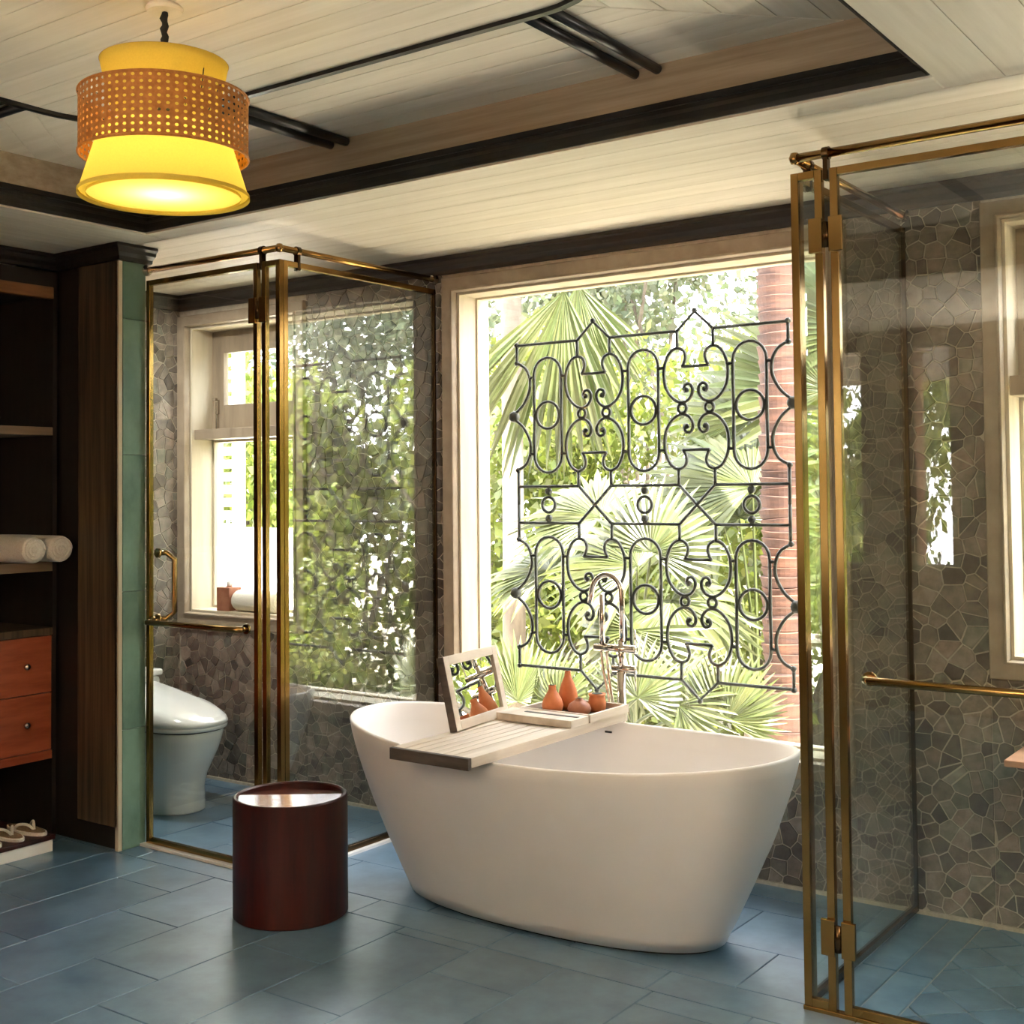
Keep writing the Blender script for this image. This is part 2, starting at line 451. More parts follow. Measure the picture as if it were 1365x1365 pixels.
def columns(x0, x1, y0, y1, seed=0, L=0.62):
    k0 = math.floor((x0+3.6)/CW)-1
    for k in range(k0, k0+60):
        a, b = -3.6+k*CW, -3.6+(k+1)*CW
        if b <= x0+1e-4 or a >= x1-1e-4: continue
        o = offs[(k+seed) % 10]; j0 = math.floor((y0-o)/L)-1
        for j in range(j0, j0+20):
            p = clip_rect(rect(a, b, o+j*L, o+(j+1)*L), x0, x1, y0, y1)
            if p: tile(p)
columns(XL, XR, YR, 3.40)
for a, b in ((XL, -4.56), ): columns(a, b, 3.40, 3.56, 3)
def row(x0, x1, y0, y1, L, o):
    j0 = math.floor((x0-o)/L)-1
    for j in range(j0, j0+30):
        p = clip_rect(rect(o+j*L, o+(j+1)*L, y0, y1), x0, x1, y0, y1)
        if p: tile(p)
row(-4.56, XR, 3.40, 3.57, 0.62, -1.955)
row(PTX, PSX, 3.57, 3.90, 0.62, -1.73); 
row(PTX, PSX, 3.90, 4.265, 0.62, -1.95)
row(PTX, PSX, 4.265, 4.41, 0.62, -1.80)
row(PTX, PSX, 4.41, YB, 0.62, -2.1)
columns(XL, PTX, 3.57, YB, 5)
for a, b in ((PSX, -1.362), (-1.362, -1.247)):
    for j, (c, d) in enumerate(((3.57, 3.98), (3.98, YB))):
        tile(rect(a, b, c, d), 'slate_sh')
D45 = 0.1525; r2 = math.sqrt(0.5)
for i in range(-30, 40):
    for j in range(-30, 40):
        ca, cb_ = (i+0.5)*D45+0.093, (j+0.5)*D45+0.02
        poly = []
        for da, db in ((-.5, -.5), (.5, -.5), (.5, .5), (-.5, .5)):
            a, b = ca+da*D45, cb_+db*D45
            poly.append(((a-b)*r2-1.247, (a+b)*r2+3.6))
        p = clip_rect(poly, -1.247, XR, 3.57, YB)
        if p: tile(p, 'slate_sh')
for k, mb in tiles_out.items():
    if mb.v: mb.build('tile_field', k, floor, kind='stuff')

# ------------------------------------------------------------------ ceiling with its tray
TX0, TX1, TY0, TY1, TZ = -4.36, -0.94, 0.54, 3.40, 2.875
cb = MB()
cb.box(XL, XR, TY1, YB, ZC+0.015, 2.80).box(XL, XR, YR, TY0, ZC+0.015, 2.80)
cb.box(XL, TX0, TY0, TY1, ZC+0.015, 2.80).box(TX1, XR, TY0, TY1, ZC+0.015, 2.80)
cb.box(TX0-0.1, TX1+0.1, TY0-0.1, TY1+0.1, TZ+0.012, 3.02)
ceiling = struct(cb.build('ceiling', 'cream'), 'limewashed timber board ceiling with a recessed tray', 'ceiling')
def board(poly, z0, z1, mat, name='board', ch=0.0045, parent=None):
    poly = tidy(poly)
    if len(poly) < 3 or area(poly) < 1e-4: return
    MB().slab(poly, z1, z0, ch).build(name, mat, parent or ceiling)
def strips_y(x0, x1, y0, y1, w, z0, z1, mat='cream', f=lambda p: p):     # boards running along x
    n = max(1, round((y1-y0)/w)); w = (y1-y0)/n
    for i in range(n):
        p = f(rect(x0, x1, y0+i*w+0.0013, y0+(i+1)*w-0.0013))
        if len(p) > 2: board(p, z0, z1, mat)
def strips_x(x0, x1, y0, y1, w, z0, z1, mat='creamy', f=lambda p: p):
    n = max(1, round((x1-x0)/w)); w = (x1-x0)/n
    for i in range(n):
        p = f(rect(x0+i*w+0.0013, x0+(i+1)*w-0.0013, y0, y1))
        if len(p) > 2: board(p, z0, z1, mat)
BZ = (ZC, ZC+0.016)
strips_y(XL, XR, TY1+0.06, YB, 0.135, *BZ)
EX0, EX1, EY0, EY1 = TX0+0.058, TX1-0.058, TY0+0.058, TY1-0.058
strips_x(XL, EX0, YR, TY1+0.06, 0.15, *BZ)
strips_x(EX1, XR, YR, TY1+0.06, 0.16, *BZ)
strips_y(EX0, EX1, EY1, TY1+0.06, 0.13, *BZ)
strips_y(EX0, EX1, YR, EY0, 0.15, *BZ)
# tray sides and moulding
MB().loft_rect(TX0-0.02, TX1+0.02, TY0-0.02, TY1+0.02, [(0, 2.67), (0.026, 2.67), (0.026, TZ+0.012), (0, TZ+0.012)]).build('fascia', 'fascia', ceiling)
MB().loft_rect(TX0-0.005, TX1+0.005, TY0-0.005, TY1+0.005,
   [(0, 2.6625), (0.060, 2.6625), (0.070, 2.650), (0.076, 2.650), (0.077, 2.664), (0.062, 2.668), (0.057, 2.690), (0.040, 2.708), (0.036, 2.722), (0.024, 2.730), (0.018, 2.752), (0.0, 2.756)]).build('moulding', 'black', ceiling)
# tray boards: straight along the window side, diagonal on the left, square on the right
PX0, PX1, PY0, PY1 = -3.665, -1.56, 0.95, 2.725
TB = (TZ, TZ+0.014)
lx = lambda p: clip(clip(p, 1, -1, -1.82-2.83), -1, 0, 3.78)
strips_y(-3.78, TX1, 2.60, TY1, 0.1, *TB, f=lx)
strips_x(-2.2, TX1, TY0, TY1, 0.11, *TB, f=lambda p: clip(clip(p, -1, 1, 1.82+2.83), 0, -1, -0.54))
wd = 0.125
for i in range(-40, 40):
    a0, a1 = i*wd+0.0006, (i+1)*wd-0.0006
    big = [(-9, -9), (9, -9), (9, 12), (-9, 12)]
    p = clip_rect(big, TX0, -3.70, TY0, TY1)
    p = clip(clip(p, r2, r2, a1-1.06), -r2, -r2, -(a0-1.06))
    if len(p) > 2: board(p, *TB, 'cream')
strips_y(-3.70, -2.2, TY0, 1.2, 0.12, *TB)
# the lower panel in the middle of the tray with its black rim
def rrect(x0, x1, y0, y1, r, n=8):
    out = []
    for cx_, cy_, a0 in ((x1-r, y0+r, -90), (x1-r, y1-r, 0), (x0+r, y1-r, 90), (x0+r, y0+r, 180)):
        for i in range(n+1):
            a = R(a0+90*i/n); out.append((cx_+r*math.cos(a), cy_+r*math.sin(a)))
    return out
PZ = 2.838
pn = rrect(PX0, PX1, PY0, PY1, 0.28)
nb = 17; bw = (PY1-PY0)/nb
for i in range(nb):
    p = clip(clip(pn, 0, 1, PY0+(i+1)*bw-0.0013), 0, -1, -(PY0+i*bw+0.0013))
    board(p, PZ, PZ+0.03, 'cream', 'panel_board')
rim = MB()
prof = [(0.0, PZ-0.012), (0.022, PZ-0.012), (0.022, PZ+0.034), (0.0, PZ+0.034)]
rs = []
for d, h in prof: rs.append([(x, y, h) for x, y in rrect(PX0-d, PX1+d, PY0-d, PY1+d, 0.28+d)])
rim.rings(rs+[rs[0]], False, False); rim.build('panel_rim', 'black', ceiling)
for x in (-3.262, -3.182, -1.94, -1.86):
    MB().tube([(x, PY1+0.012, 2.858), (x, TY1-0.012, 2.858), (x, TY1-0.004, 2.858)], [0.016, 0.016, 0.008], 10).build('strut', 'black', ceiling, smooth=True)
for y in (2.33, 2.41, 1.40, 1.48):
    MB().tube([(PX0-0.012, y, 2.858), (TX0+0.004, y, 2.858)], 0.016, 10).build('strut', 'black', ceiling, smooth=True)

# ------------------------------------------------------------------ walls
def wall_with_holes(mb, x0, x1, z0, z1, y0, y1, holes):
    xs = sorted({x0, x1, *[h[0] for h in holes], *[h[1] for h in holes]})
    for a, b in zip(xs[:-1], xs[1:]):
        hs = sorted([h for h in holes if h[0] <= a+1e-6 and h[1] >= b-1e-6], key=lambda h: h[2]); z = z0
        for h in hs:
            if h[2] > z: mb.box(a, b, y0, y1, z, h[2])
            z = h[3]
        if z1 > z: mb.box(a, b, y0, y1, z, z1)
wb = MB(); wall_with_holes(wb, XL-0.2, XR+0.2, -0.12, 2.80, YB, YB+WT, [W1, W2, W3])
wall_back = struct(wb.build('wall_back', 'wgrout'), 'window wall clad in broken stone mosaic', 'wall')
wall_left = struct(MB().box(XL-0.2, XL, YR-0.2, YB, -0.12, 2.80).build('wall_left', 'wgrout'), 'side wall clad in broken stone mosaic behind the toilet', 'wall')
wall_right = struct(MB().box(XR, XR+0.2, YR-0.2, YB, -0.12, 2.80).build('wall_right', 'sash'), 'grey brown timber wall on the right', 'wall')
wr = MB(); wall_with_holes(wr, XL, XR, -0.12, 2.80, YR-0.2, YR, [(-3.5, -3.12, 1.0, 2.5), (-2.74, -2.5, 1.0, 2.5), (-1.9, -1.1, 0.9, 2.5)])
wall_rear = struct(wr.build('wall_rear', 'sash'), 'grey brown timber wall with openings to a terrace opposite the windows', 'wall')

# broken-stone mosaic: an irregular mesh of cells, each a stone of its own
def cells(a0, a1, b0, b1, s, g, seed):
    rnd = random.Random(seed); na, nb_ = int((a1-a0)/s)+3, int((b1-b0)/s)+3
    seeds = {}
    for i in range(-1, na+1):
        for j in range(-1, nb_+1):
            if rnd.random() < 0.12: continue
            seeds[i, j] = (a0+(i-.5+rnd.uniform(-.46, .46))*s, b0+(j-.5+rnd.uniform(-.46, .46))*s)
    out = []
    for (i, j), p in seeds.items():
        if i < 0 or j < 0 or i >= na or j >= nb_: continue
        poly = [(p[0]-2*s, p[1]-2*s), (p[0]+2*s, p[1]-2*s), (p[0]+2*s, p[1]+2*s), (p[0]-2*s, p[1]+2*s)]
        for di in range(-3, 4):
            for dj in range(-3, 4):
                if (di or dj) and (i+di, j+dj) in seeds:
                    q = seeds[i+di, j+dj]; nx, ny = q[0]-p[0], q[1]-p[1]; L = math.hypot(nx, ny); nx /= L; ny /= L
                    poly = clip(poly, nx, ny, nx*(p[0]+q[0])/2+ny*(p[1]+q[1])/2-g*rnd.uniform(.6, 1.5))
                    if len(poly) < 3: break
            if len(poly) < 3: break
        if len(poly) >= 3: out.append(poly)
    return out
def stone_tint():
    v = random.choice((0.42, 0.6, 0.75, 0.9, 1.0, 1.1, 1.25)) * random.uniform(0.88, 1.1)
    h = random.random()
    if h < 0.16: return (v*0.90, v*1.02, v*0.98)
    if h < 0.3: return (v*1.06, v*0.98, v*0.95)
    return (v, v*0.985, v*0.96)
def mosaic(wall, cellz, patches, tf, limit=300):
    near = []; far = MB()
    for c in cellz:
        for pa in patches:
            p = tidy(clip_rect(c, *pa), 0.003)
            if len(p) < 3 or area(p) < 0.00025: continue
            n = len(p); ca = sum(q[0] for q in p)/n; cbb = sum(q[1] for q in p)/n
            P = tf(ca, cbb, 0.0)
            u, v, d = to_pix(P)
            A = area(p)/(d*d) if in_frame(P, 0) else -1
            near.append((A, p, ca, cbb))
    near.sort(key=lambda t: -t[0])
    k = 0
    for A, p, ca, cbb in near:
        hgt = random.uniform(0.0025, 0.0055); tn = stone_tint()
        if A > 0 and k < limit:
            mb = MB(); mb.cur = tn; mb.slab(p, -0.002, hgt, 0.0012, tf); mb.build('stone', 'stone', wall); k += 1
        else:
            far.cur = tn; far.slab(p, -0.002, hgt, 0.0012, tf)
    if far.v: far.build('stone_field', 'stone', wall, kind='stuff')
CS = 0.054
tb = lambda a, b, h: (a, YB-h, b)
tl = lambda a, b, h: (XL+h, -a, b)              # a = -y so that the outline stays counter-clockwise seen from the room
o1 = (W1[0]-0.085, W1[1]+0.07, W1[2]-0.075, W1[3]+0.065)
o2 = (W2[0]-0.075, W2[1]+0.075, W2[2]-0.072, W2[3]+0.072)
o3 = (W3[0]-0.068, W3[1]+0.068, W3[2]-0.068, W3[3]+0.062)
pat = []
xs = [XL, o1[1], o2[0], o2[1], o3[0], o3[1], XR]
TOPZ = 2.565
for a, b, z0, z1 in ((XL, o1[1], 0.015, o1[2]), (o1[1], o2[0], 0.015, TOPZ), (o2[0], o2[1], 0.015, o2[2]),
                     (o2[1], o3[0], 0.015, TOPZ), (o3[0], o3[1], 0.015, o3[2]), (o3[1], XR, 0.015, TOPZ)):
    pat.append((a+0.001, b-0.001, z0, z1))
def visible_bias(t): return t
mosaic(wall_back, cells(XL, XR, 0.0, TOPZ, CS, 0.0022, 3), pat, tb, 300)
mosaic(wall_left, cells(-YB, -PY, 0.0, TOPZ, CS, 0.0022, 5), [(-YB+0.01, -PY-0.01, 0.015, TOPZ)], tl, 300)

# crown mouldings, base strip, thresholds
cprof = [(0, 2.644), (0.062, 2.644), (0.062, 2.628), (0.050, 2.622), (0.042, 2.600), (0.022, 2.582), (0.018, 2.566), (0, 2.566)]
struct(MB().sweep([(XL, PY), (XL, YB), (XR, YB)], cprof).build('trim_1', 'crown'), 'dark brown crown moulding under the ceiling along the window wall', 'trim')
struct(MB().sweep([(-5.02, 1.15), (-5.02, 3.41), (-4.56, 3.41), (-4.56, 3.57)],
       [(0, 2.644), (0.055, 2.644), (0.057, 2.630), (0.046, 2.622), (0.040, 2.606), (0.020, 2.592), (0.016, 2.578), (0, 2.574)]).build('trim_2', 'espresso'),
       'near black crown moulding over the wardrobe and pier', 'trim')
struct(MB().box(XL, XR, YB-0.012, YB, 0.0, 0.014).build('baseboard_back', 'wgrout'), 'thin pale strip at the foot of the mosaic wall', 'baseboard')
def thresh(name, x0, x1, y0, y1, lab):
    struct(MB().box(x0, x1, y0, y1, -0.004, 0.012).build(name, 'plaster', bevel=0.002), lab, 'threshold')
thresh('trim_3', -4.56, PTX+0.03, PY-0.035, PY+0.035, 'white stone threshold under the toilet door')
thresh('trim_4', PTX-0.03, PTX+0.03, PY+0.035, YB-0.02, 'white stone threshold under the toilet side pane')
struct(MB().box(PSX-0.014, XR, PY-0.014, PY+0.014, -0.004, 0.012).build('trim_5', 'gold', bevel=0.002), 'thin brass sill under the shower door', 'threshold')

# pier between wardrobe and toilet
pier = struct(MB().box(XL, -4.585, 3.425, PY, -0.01, 2.66).build('wall_partition', 'espresso'), 'pier wall between wardrobe and toilet', 'wall')
MB().box(-4.855, -4.57, 3.405, 3.4265, 0.10, 2.60).build('wood_panel', 'darkwood', pier, bevel=0.003)
MB().box(-4.587, -4.562, 3.405, 3.424, 0.0, 2.60).build('corner_strip', 'jamb', pier, bevel=0.002)
for i, (a, b) in enumerate(((0.0, 0.52), (0.52, 1.12), (1.12, 1.72), (1.72, 2.32), (2.32, 2.60))):
    MB().box(-4.587, -4.56, 3.4255, PY-0.004, a+0.001, b-0.001).build('slab', 'green', pier, bevel=0.0015)

# ------------------------------------------------------------------ windows
txz = lambda a, b, h: (a, YB-h, b)
def window(name, op, outer, label, gy=4.70, transom=None):
    x0, x1, z0, z1 = op
    w = thing(name, ((x0+x1)/2, YB, z0), label, 'window'); w['kind'] = 'structure'
    ox0, ox1, oz0, oz1 = outer
    mb = MB()
    fw_ = (x0-ox0)
    # casing: stepped picture-frame moulding standing proud of the wall
    def frame(prof):
        rs = []
        for t, h in prof:
            a0 = ox0+(x0-ox0)*t; a1 = ox1+(x1-ox1)*t; b0 = oz0+(z0-oz0)*t; b1 = oz1+(z1-oz1)*t
            rs.append([txz(a0, b0, h), txz(a1, b0, h), txz(a1, b1, h), txz(a0, b1, h)])
        m_ = MB(); m_.rings(rs+[rs[0]], False, False); return m_
    frame([(0, -0.004), (0, 0.022), (0.06, 0.026), (0.78, 0.026), (0.80, 0.020), (0.80, -0.004)]).build('casing', 'casing', w)
    frame([(0.80, -0.004), (0.80, 0.034), (0.84, 0.036), (0.93, 0.036), (0.96, 0.030), (1.0, 0.010), (1.0, -0.004)]).build('inner_bead', 'casing', w)
    # reveal boards
    t = 0.012
    for nm, b in (('jamb', (x0, x0+t, z0, z1)), ('jamb', (x1-t, x1, z0, z1)), ('head', (x0+t, x1-t, z1-t, z1)), ('sill', (x0+t, x1-t, z0, z0+t))):
        MB().box(b[0], b[1], YB+0.002, YB+WT+0.01, b[2], b[3]).build(nm, 'jamb', w)
    f = 0.022
    def sash(a0, a1, b0, b1, y, st, mat, top=None, bot=None, dp=0.035):
        top = top or st; bot = bot or st
        MB().box(a0, a0+st, y, y+dp, b0, b1).build('stile', mat, w, bevel=0.002)
        MB().box(a1-st, a1, y, y+dp, b0, b1).build('stile', mat, w, bevel=0.002)
        MB().box(a0+st, a1-st, y, y+dp, b1-top, b1).build('rail', mat, w, bevel=0.002)
        MB().box(a0+st, a1-st, y, y+dp, b0, b0+bot).build('rail', mat, w, bevel=0.002)
        MB().box(a0+st, a1-st, y+dp/2-0.003, y+dp/2+0.003, b0+bot, b1-top).build('pane', 'wglass', w)
    if transom:
        zr0, zr1 = transom
        MB().box(x0+t, x1-t, YB+0.02, gy+0.05, zr0, zr1).build('transom_rail', 'sash', w, bevel=0.002)
        sash(x0+t, x1-t, zr1, z1-t, gy, 0.095, 'sash', 0.125, 0.14)
        sash(x0+t, x1-t, z0+t, zr0, gy, 0.014, 'jamb')
        for k, xx in enumerate((x0+t+0.048, x1-t-0.048)):
            lt = MB(); lt.tube([(xx, gy-0.012, zr1+0.005), (xx, gy-0.012, zr1+0.16)], 0.005, 8)
            lt.box(xx-0.012, xx+0.012, gy-0.016, gy+0.001, zr1+0.09, zr1+0.17).box(xx-0.02, xx+0.008, gy-0.028, gy-0.012, zr1+0.165, zr1+0.18)
            lt.build('latch_bolt', 'chrome', w)
    else:
        sash(x0+t, x1-t, z0+t, z1-t, gy-0.02, 0.010, 'jamb')
    return w
window('window_1', W1, o1, 'toilet window with a small opening sash above a tall pane', 4.71, (1.845, 1.90))
window('window_2', W2, o2, 'wide picture window behind the bathtub', 4.71)
window('window_3', W3, o3, 'shower window with a small opening sash above a tall pane', 4.71, (1.865, 1.935))

# ------------------------------------------------------------------ glass enclosures
def bar(parent, name, x0, x1, y0, y1, z0, z1, mat='gold'):
    return MB().box(x0, x1, y0, y1, z0, z1).build(name, mat, parent, bevel=0.0015)
FT = 2.50; FB = 0.012; SW = 0.024; DP = 0.022
def framed_x(root, x0, x1, y, gl='glass', z0=FB, z1=FT):       # pane in the front plane
    bar(root, 'stile', x0, x0+SW, y-DP/2, y+DP/2, z0, z1); bar(root, 'stile', x1-SW, x1, y-DP/2, y+DP/2, z0, z1)
    bar(root, 'rail', x0+SW, x1-SW, y-DP/2, y+DP/2, z1-SW, z1); bar(root, 'rail', x0+SW, x1-SW, y-DP/2, y+DP/2, z0, z0+SW)
    MB().box(x0+SW, x1-SW, y-0.004, y+0.004, z0+SW, z1-SW).build('pane', gl, root)
def framed_y(root, x, y0, y1, gl='sglass', z0=FB, z1=FT):
    bar(root, 'stile', x-DP/2, x+DP/2, y0, y0+SW, z0, z1); bar(root, 'stile', x-DP/2, x+DP/2, y1-SW*0.5, y1, z0, z1, 'bronze')
    bar(root, 'rail', x-DP/2, x+DP/2, y0+SW, y1-SW*0.5, z1-SW, z1); bar(root, 'rail', x-DP/2, x+DP/2, y0+SW, y1-SW*0.5, z0, z0+SW, 'bronze')
    MB().box(x-0.004, x+0.004, y0+SW, y1-SW*0.5, z0+SW, z1-SW).build('pane', gl, root)
def hinge(root, x, y, z, w=0.052, h=0.105):
    hg = MB().box(x-w, x-0.010, y-0.024, y-DP/2, z-h/2, z+h/2).build('hinge', 'gold', root, bevel=0.002)
    MB().box(x+0.010, x+w, y-0.024, y-DP/2, z-h/2, z+h/2).build('hinge_leaf', 'gold', hg, bevel=0.002)
    MB().tube([(x, y-0.020, z-h*0.36), (x, y-0.020, z+h*0.36)], 0.010, 10).build('hinge_pin', 'bronze', hg, smooth=True)
def hbar(root, x0, x1, y, z, r=0.0125, off=0.055, name='towel_bar'):
    pts = [(x0, y-0.004, z), (x0, y-off*0.7, z), (x0+0.012, y-off, z), (x1-0.012, y-off, z), (x1, y-off*0.7, z), (x1, y-0.004, z)]
    o = MB().tube(pts, r, 12).build(name, 'gold', root, smooth=True)
    for x in (x0, x1): MB().tube([(x, y-0.012, z), (x, y-0.003, z)], r*1.7, 14).build('bar_rosette', 'gold', o, smooth=False)
def vbar(root, x, z0, z1, y, r=0.0125, off=0.055):
    pts = [(x, y+0.004, z0), (x, y+off*0.6, z0), (x, y+off, z0+0.03), (x, y+off, z1-0.03), (x, y+off*0.6, z1), (x, y+0.004, z1)]
    pts = [(p[0]+ (0.055 if 0 < i < 5 else 0.0)*(1 if i in (2, 3) else 0.5), p[1], p[2]) for i, p in enumerate(pts)]
    o = MB().tube(pts, r, 12).build('pull_handle', 'gold', root, smooth=True)
    for z in (z0, z1): MB().tube([(x, y+0.003, z), (x, y+0.012, z)], r*1.7, 14).build('bar_rosette', 'gold', o)

t = thing('glass_door', (-3.83, PY, 0.012), 'brass framed glass toilet door with bar and pull handle', 'glass door')
framed_x(t, -4.548, -3.832, PY); hbar(t, -4.50, -3.905, PY, 0.985); vbar(t, -4.49, 0.995, 1.285, PY)
hinge(t, -3.82, PY, 2.30); hinge(t, -3.82, PY, 0.22)
t = thing('fixed_glass_panel', (-3.76, PY, 0.012), 'narrow brass framed glass strip at the toilet corner', 'glass panel')
framed_x(t, -3.806, PTX+0.011, PY)
t = thing('fixed_glass_panel', (PTX, 4.0, 0.012), 'glass side screen of the toilet beside the bathtub, reflecting the garden', 'glass panel')
framed_y(t, PTX, PY+DP/2+0.002, YB-0.016)
t = thing('fixed_glass_panel', (-1.44, PY, 0.012), 'narrow brass framed glass strip at the shower corner', 'glass panel')
framed_x(t, PSX-0.011, -1.392, PY)
t = thing('fixed_glass_panel', (PSX, 4.0, 0.012), 'glass side screen of the shower meeting the mosaic wall', 'glass panel')
framed_y(t, PSX, PY+DP/2+0.002, YB-0.016)
t = thing('glass_door', (-1.36, PY, 0.012), 'brass framed glass shower door with a long horizontal bar', 'glass door')
framed_x(t, -1.368, -0.45, PY); hbar(t, -1.275, -0.60, PY, 0.992); hinge(t, -1.38, PY, 2.30); hinge(t, -1.38, PY, 0.228)
t = thing('fixed_glass_panel', (0.9, PY, 0.012), 'wide brass framed glass screen beyond the shower door', 'glass panel')
framed_x(t, -0.425, XR-0.01, PY)
def header(label, xc, xe, side):
    """tube over the front from xe to the corner xc, and tube over the side pane back to the wall"""
    z = 2.548; r = 0.014
    t = thing('header_rail', (xc, PY, z), label, 'rail')
    MB().tube([(min(xc, xe), PY, z), (max(xc, xe), PY, z)], r, 12).build('front_tube', 'gold', t, smooth=True)
    MB().tube([(xc, PY, z), (xc, YB-0.012, z)], r, 12).build('side_tube', 'gold', t, smooth=True)
    s = 1 if xe > xc else -1
    e = MB(); e.lathe([(0, -0.019), (0.012, -0.016), (0.018, 0), (0.012, 0.016), (0, 0.019)], 12, (xc, PY, z)); e.build('corner_joint', 'gold', t, smooth=True)
    for x in (xc+s*0.10, ):
        cl = MB().tube([(x-0.010, PY, z), (x+0.010, PY, z)], 0.0195, 14).build('clamp', 'bronze', t)
        MB().box(x-0.007, x+0.007, PY-0.013, PY+0.013, 2.466, z-0.012).build('clamp_leg', 'bronze', cl, bevel=0.001)
    for y in (PY+0.10, ):
        cl = MB().tube([(xc, y-0.010, z), (xc, y+0.010, z)], 0.0195, 14).build('clamp', 'bronze', t)
        MB().box(xc-0.013, xc+0.013, y-0.007, y+0.007, 2.466, z-0.012).build('clamp_leg', 'bronze', cl, bevel=0.001)
    MB().lathe([(0.026, 0), (0.026, 0.008), (0.018, 0.016), (0.018, 0.03)], 16).v
    fl = MB(); fl.tube([(xc, YB-0.034, z), (xc, YB-0.012, z)], [0.018, 0.026], 16); fl.build('wall_flange', 'chrome', t, smooth=False)
    fl = MB(); fl.tube([(xe-s*0.022, PY, z), (xe, PY, z)], [0.018, 0.026], 16); fl.build('wall_flange', 'chrome', t, smooth=False)
header('brass header tube over the toilet glass', PTX, -4.558, -1)
header('brass header tube over the shower glass', PSX, XR-0.002, 1)

# ------------------------------------------------------------------ bathtub
def superel(cx_, cy_, a, b, e, n, zf):
    out = []
    for k in range(n):
        t_ = 2*math.pi*k/n; c, s_ = math.cos(t_), math.sin(t_)
        out.append((cx_+a*math.copysign(abs(c)**(2/e), c), cy_+b*math.copysign(abs(s_)**(2/e), s_), zf(c)))
    return out
TCX, TCY, TZR, TA, TBB = -2.563, 3.834, 0.627, 0.927, 0.444
TA = 0.922
zr = lambda c: TZR+0.045*c*c
rg = []; nT = 96
for i in range(15):
    q = i/14; s_ = 1-(1-q)**1.28
    a = 0.660+(TA-0.660)*s_; b = 0.250+(TBB-0.250)*s_
    z_ = 0.016
    rg.append(superel(TCX, TCY, a, b, 2.23, nT, lambda c, q=q: 0.012+(zr(c)-0.008-0.012)*q))
rg.append(superel(TCX, TCY, TA-0.003, TBB-0.003, 2.23, nT, lambda c: zr(c)-0.002))
rg.append(superel(TCX, TCY, TA-0.010, TBB-0.010, 2.23, nT, lambda c: zr(c)))
rg.append(superel(TCX, TCY, TA-0.018, TBB-0.018, 2.23, nT, lambda c: zr(c)-0.002))
rg.append(superel(TCX, TCY, TA-0.022, TBB-0.022, 2.23, nT, lambda c: zr(c)-0.009))
for i in range(1, 13):
    q = i/12; s_ = q**1.5
    a = TA-0.022-(TA-0.022-0.60)*s_; b = TBB-0.022-(TBB-0.022-0.215)*s_
    rg.append(superel(TCX, TCY, a, b, 2.23, nT, lambda c, q=q: (zr(c)-0.009)*(1-math.sin(q*math.pi/2))+0.14*math.sin(q*math.pi/2)))
rg.append(superel(TCX, TCY, 0.3, 0.1, 2.0, nT, lambda c: 0.135))
tub = thing('bathtub', (TCX, TCY, 0), 'white oval freestanding stone bathtub before the picture window', 'bathtub')
MB().rings(rg, True, True).build('basin', 'white', tub, smooth=True)
MB().rings([superel(TCX, TCY, 0.64, 0.23, 2.23, 64, lambda c: -0.002), superel(TCX, TCY, 0.64, 0.23, 2.23, 64, lambda c: 0.014)]).build('shadow_gap', 'espresso', tub)  # dark inset base puts the shadow gap under the tub into colour
MB().lathe([(0.0, 0.004), (0.02, 0.004), (0.028, 0.0)], 16, (TCX, TCY, 0.137)).build('drain', 'chrome', tub, smooth=True)
MB().box(-2.60, -2.57, 4.232, 4.237, 0.585, 0.592).build('overflow_slot', 'espresso', tub)

# ------------------------------------------------------------------ bath caddy, mirror and pots
CX0, CX1, CY0, CY1, CZ0, CZ1 = -2.862, -2.520, 3.245, 4.275, 0.632, 0.668
cad = thing('bath_caddy', (-2.69, 3.76, CZ0), 'bleached teak slatted bath tray laid across the bathtub', 'bath tray')
MB().box(CX0, CX1, CY0, CY0+0.018, CZ0-0.004, CZ1).build('end_board', 'teakdark', cad, bevel=0.0015)
MB().box(CX0, CX1, CY1-0.018, CY1, CZ0, CZ1).build('end_board', 'teak', cad, bevel=0.0015)
for a, b in ((CX0, CX0+0.045), (CX1-0.045, CX1)): MB().box(a, b, CY0+0.019, CY1-0.019, CZ0+0.002, CZ1).build('side_rail', 'teak', cad, bevel=0.0015)
ns = 6; sw = (CX1-CX0-0.09)/ns
for i in range(ns):
    a = CX0+0.045+i*sw; MB().box(a+0.003, a+sw-0.003, CY0+0.019, CY1-0.019, CZ0+0.012, CZ1-0.003).build('slat', 'teak', cad, bevel=0.001)
rb = MB().box(CX0-0.012, CX1+0.002, 3.862, 3.985, CZ1, CZ1+0.028).build('rest_block', 'teak', cad, bevel=0.0015)
MB().box(CX0+0.09, CX1-0.012, 3.925, 3.943, CZ1+0.0275, CZ1+0.0295).build('rest_slot', 'espresso', rb)
ht = MB().loft_rect(CX0+0.02, CX1+0.006, 3.990, 4.272, [(0, CZ1), (0, CZ1+0.030), (0.014, CZ1+0.030), (0.014, CZ1)]).build('holder_frame', 'teak', cad)
MB().box(CX0+0.034, CX1-0.008, 4.004, 4.258, CZ1, CZ1+0.010).build('holder_base', 'espresso', ht)

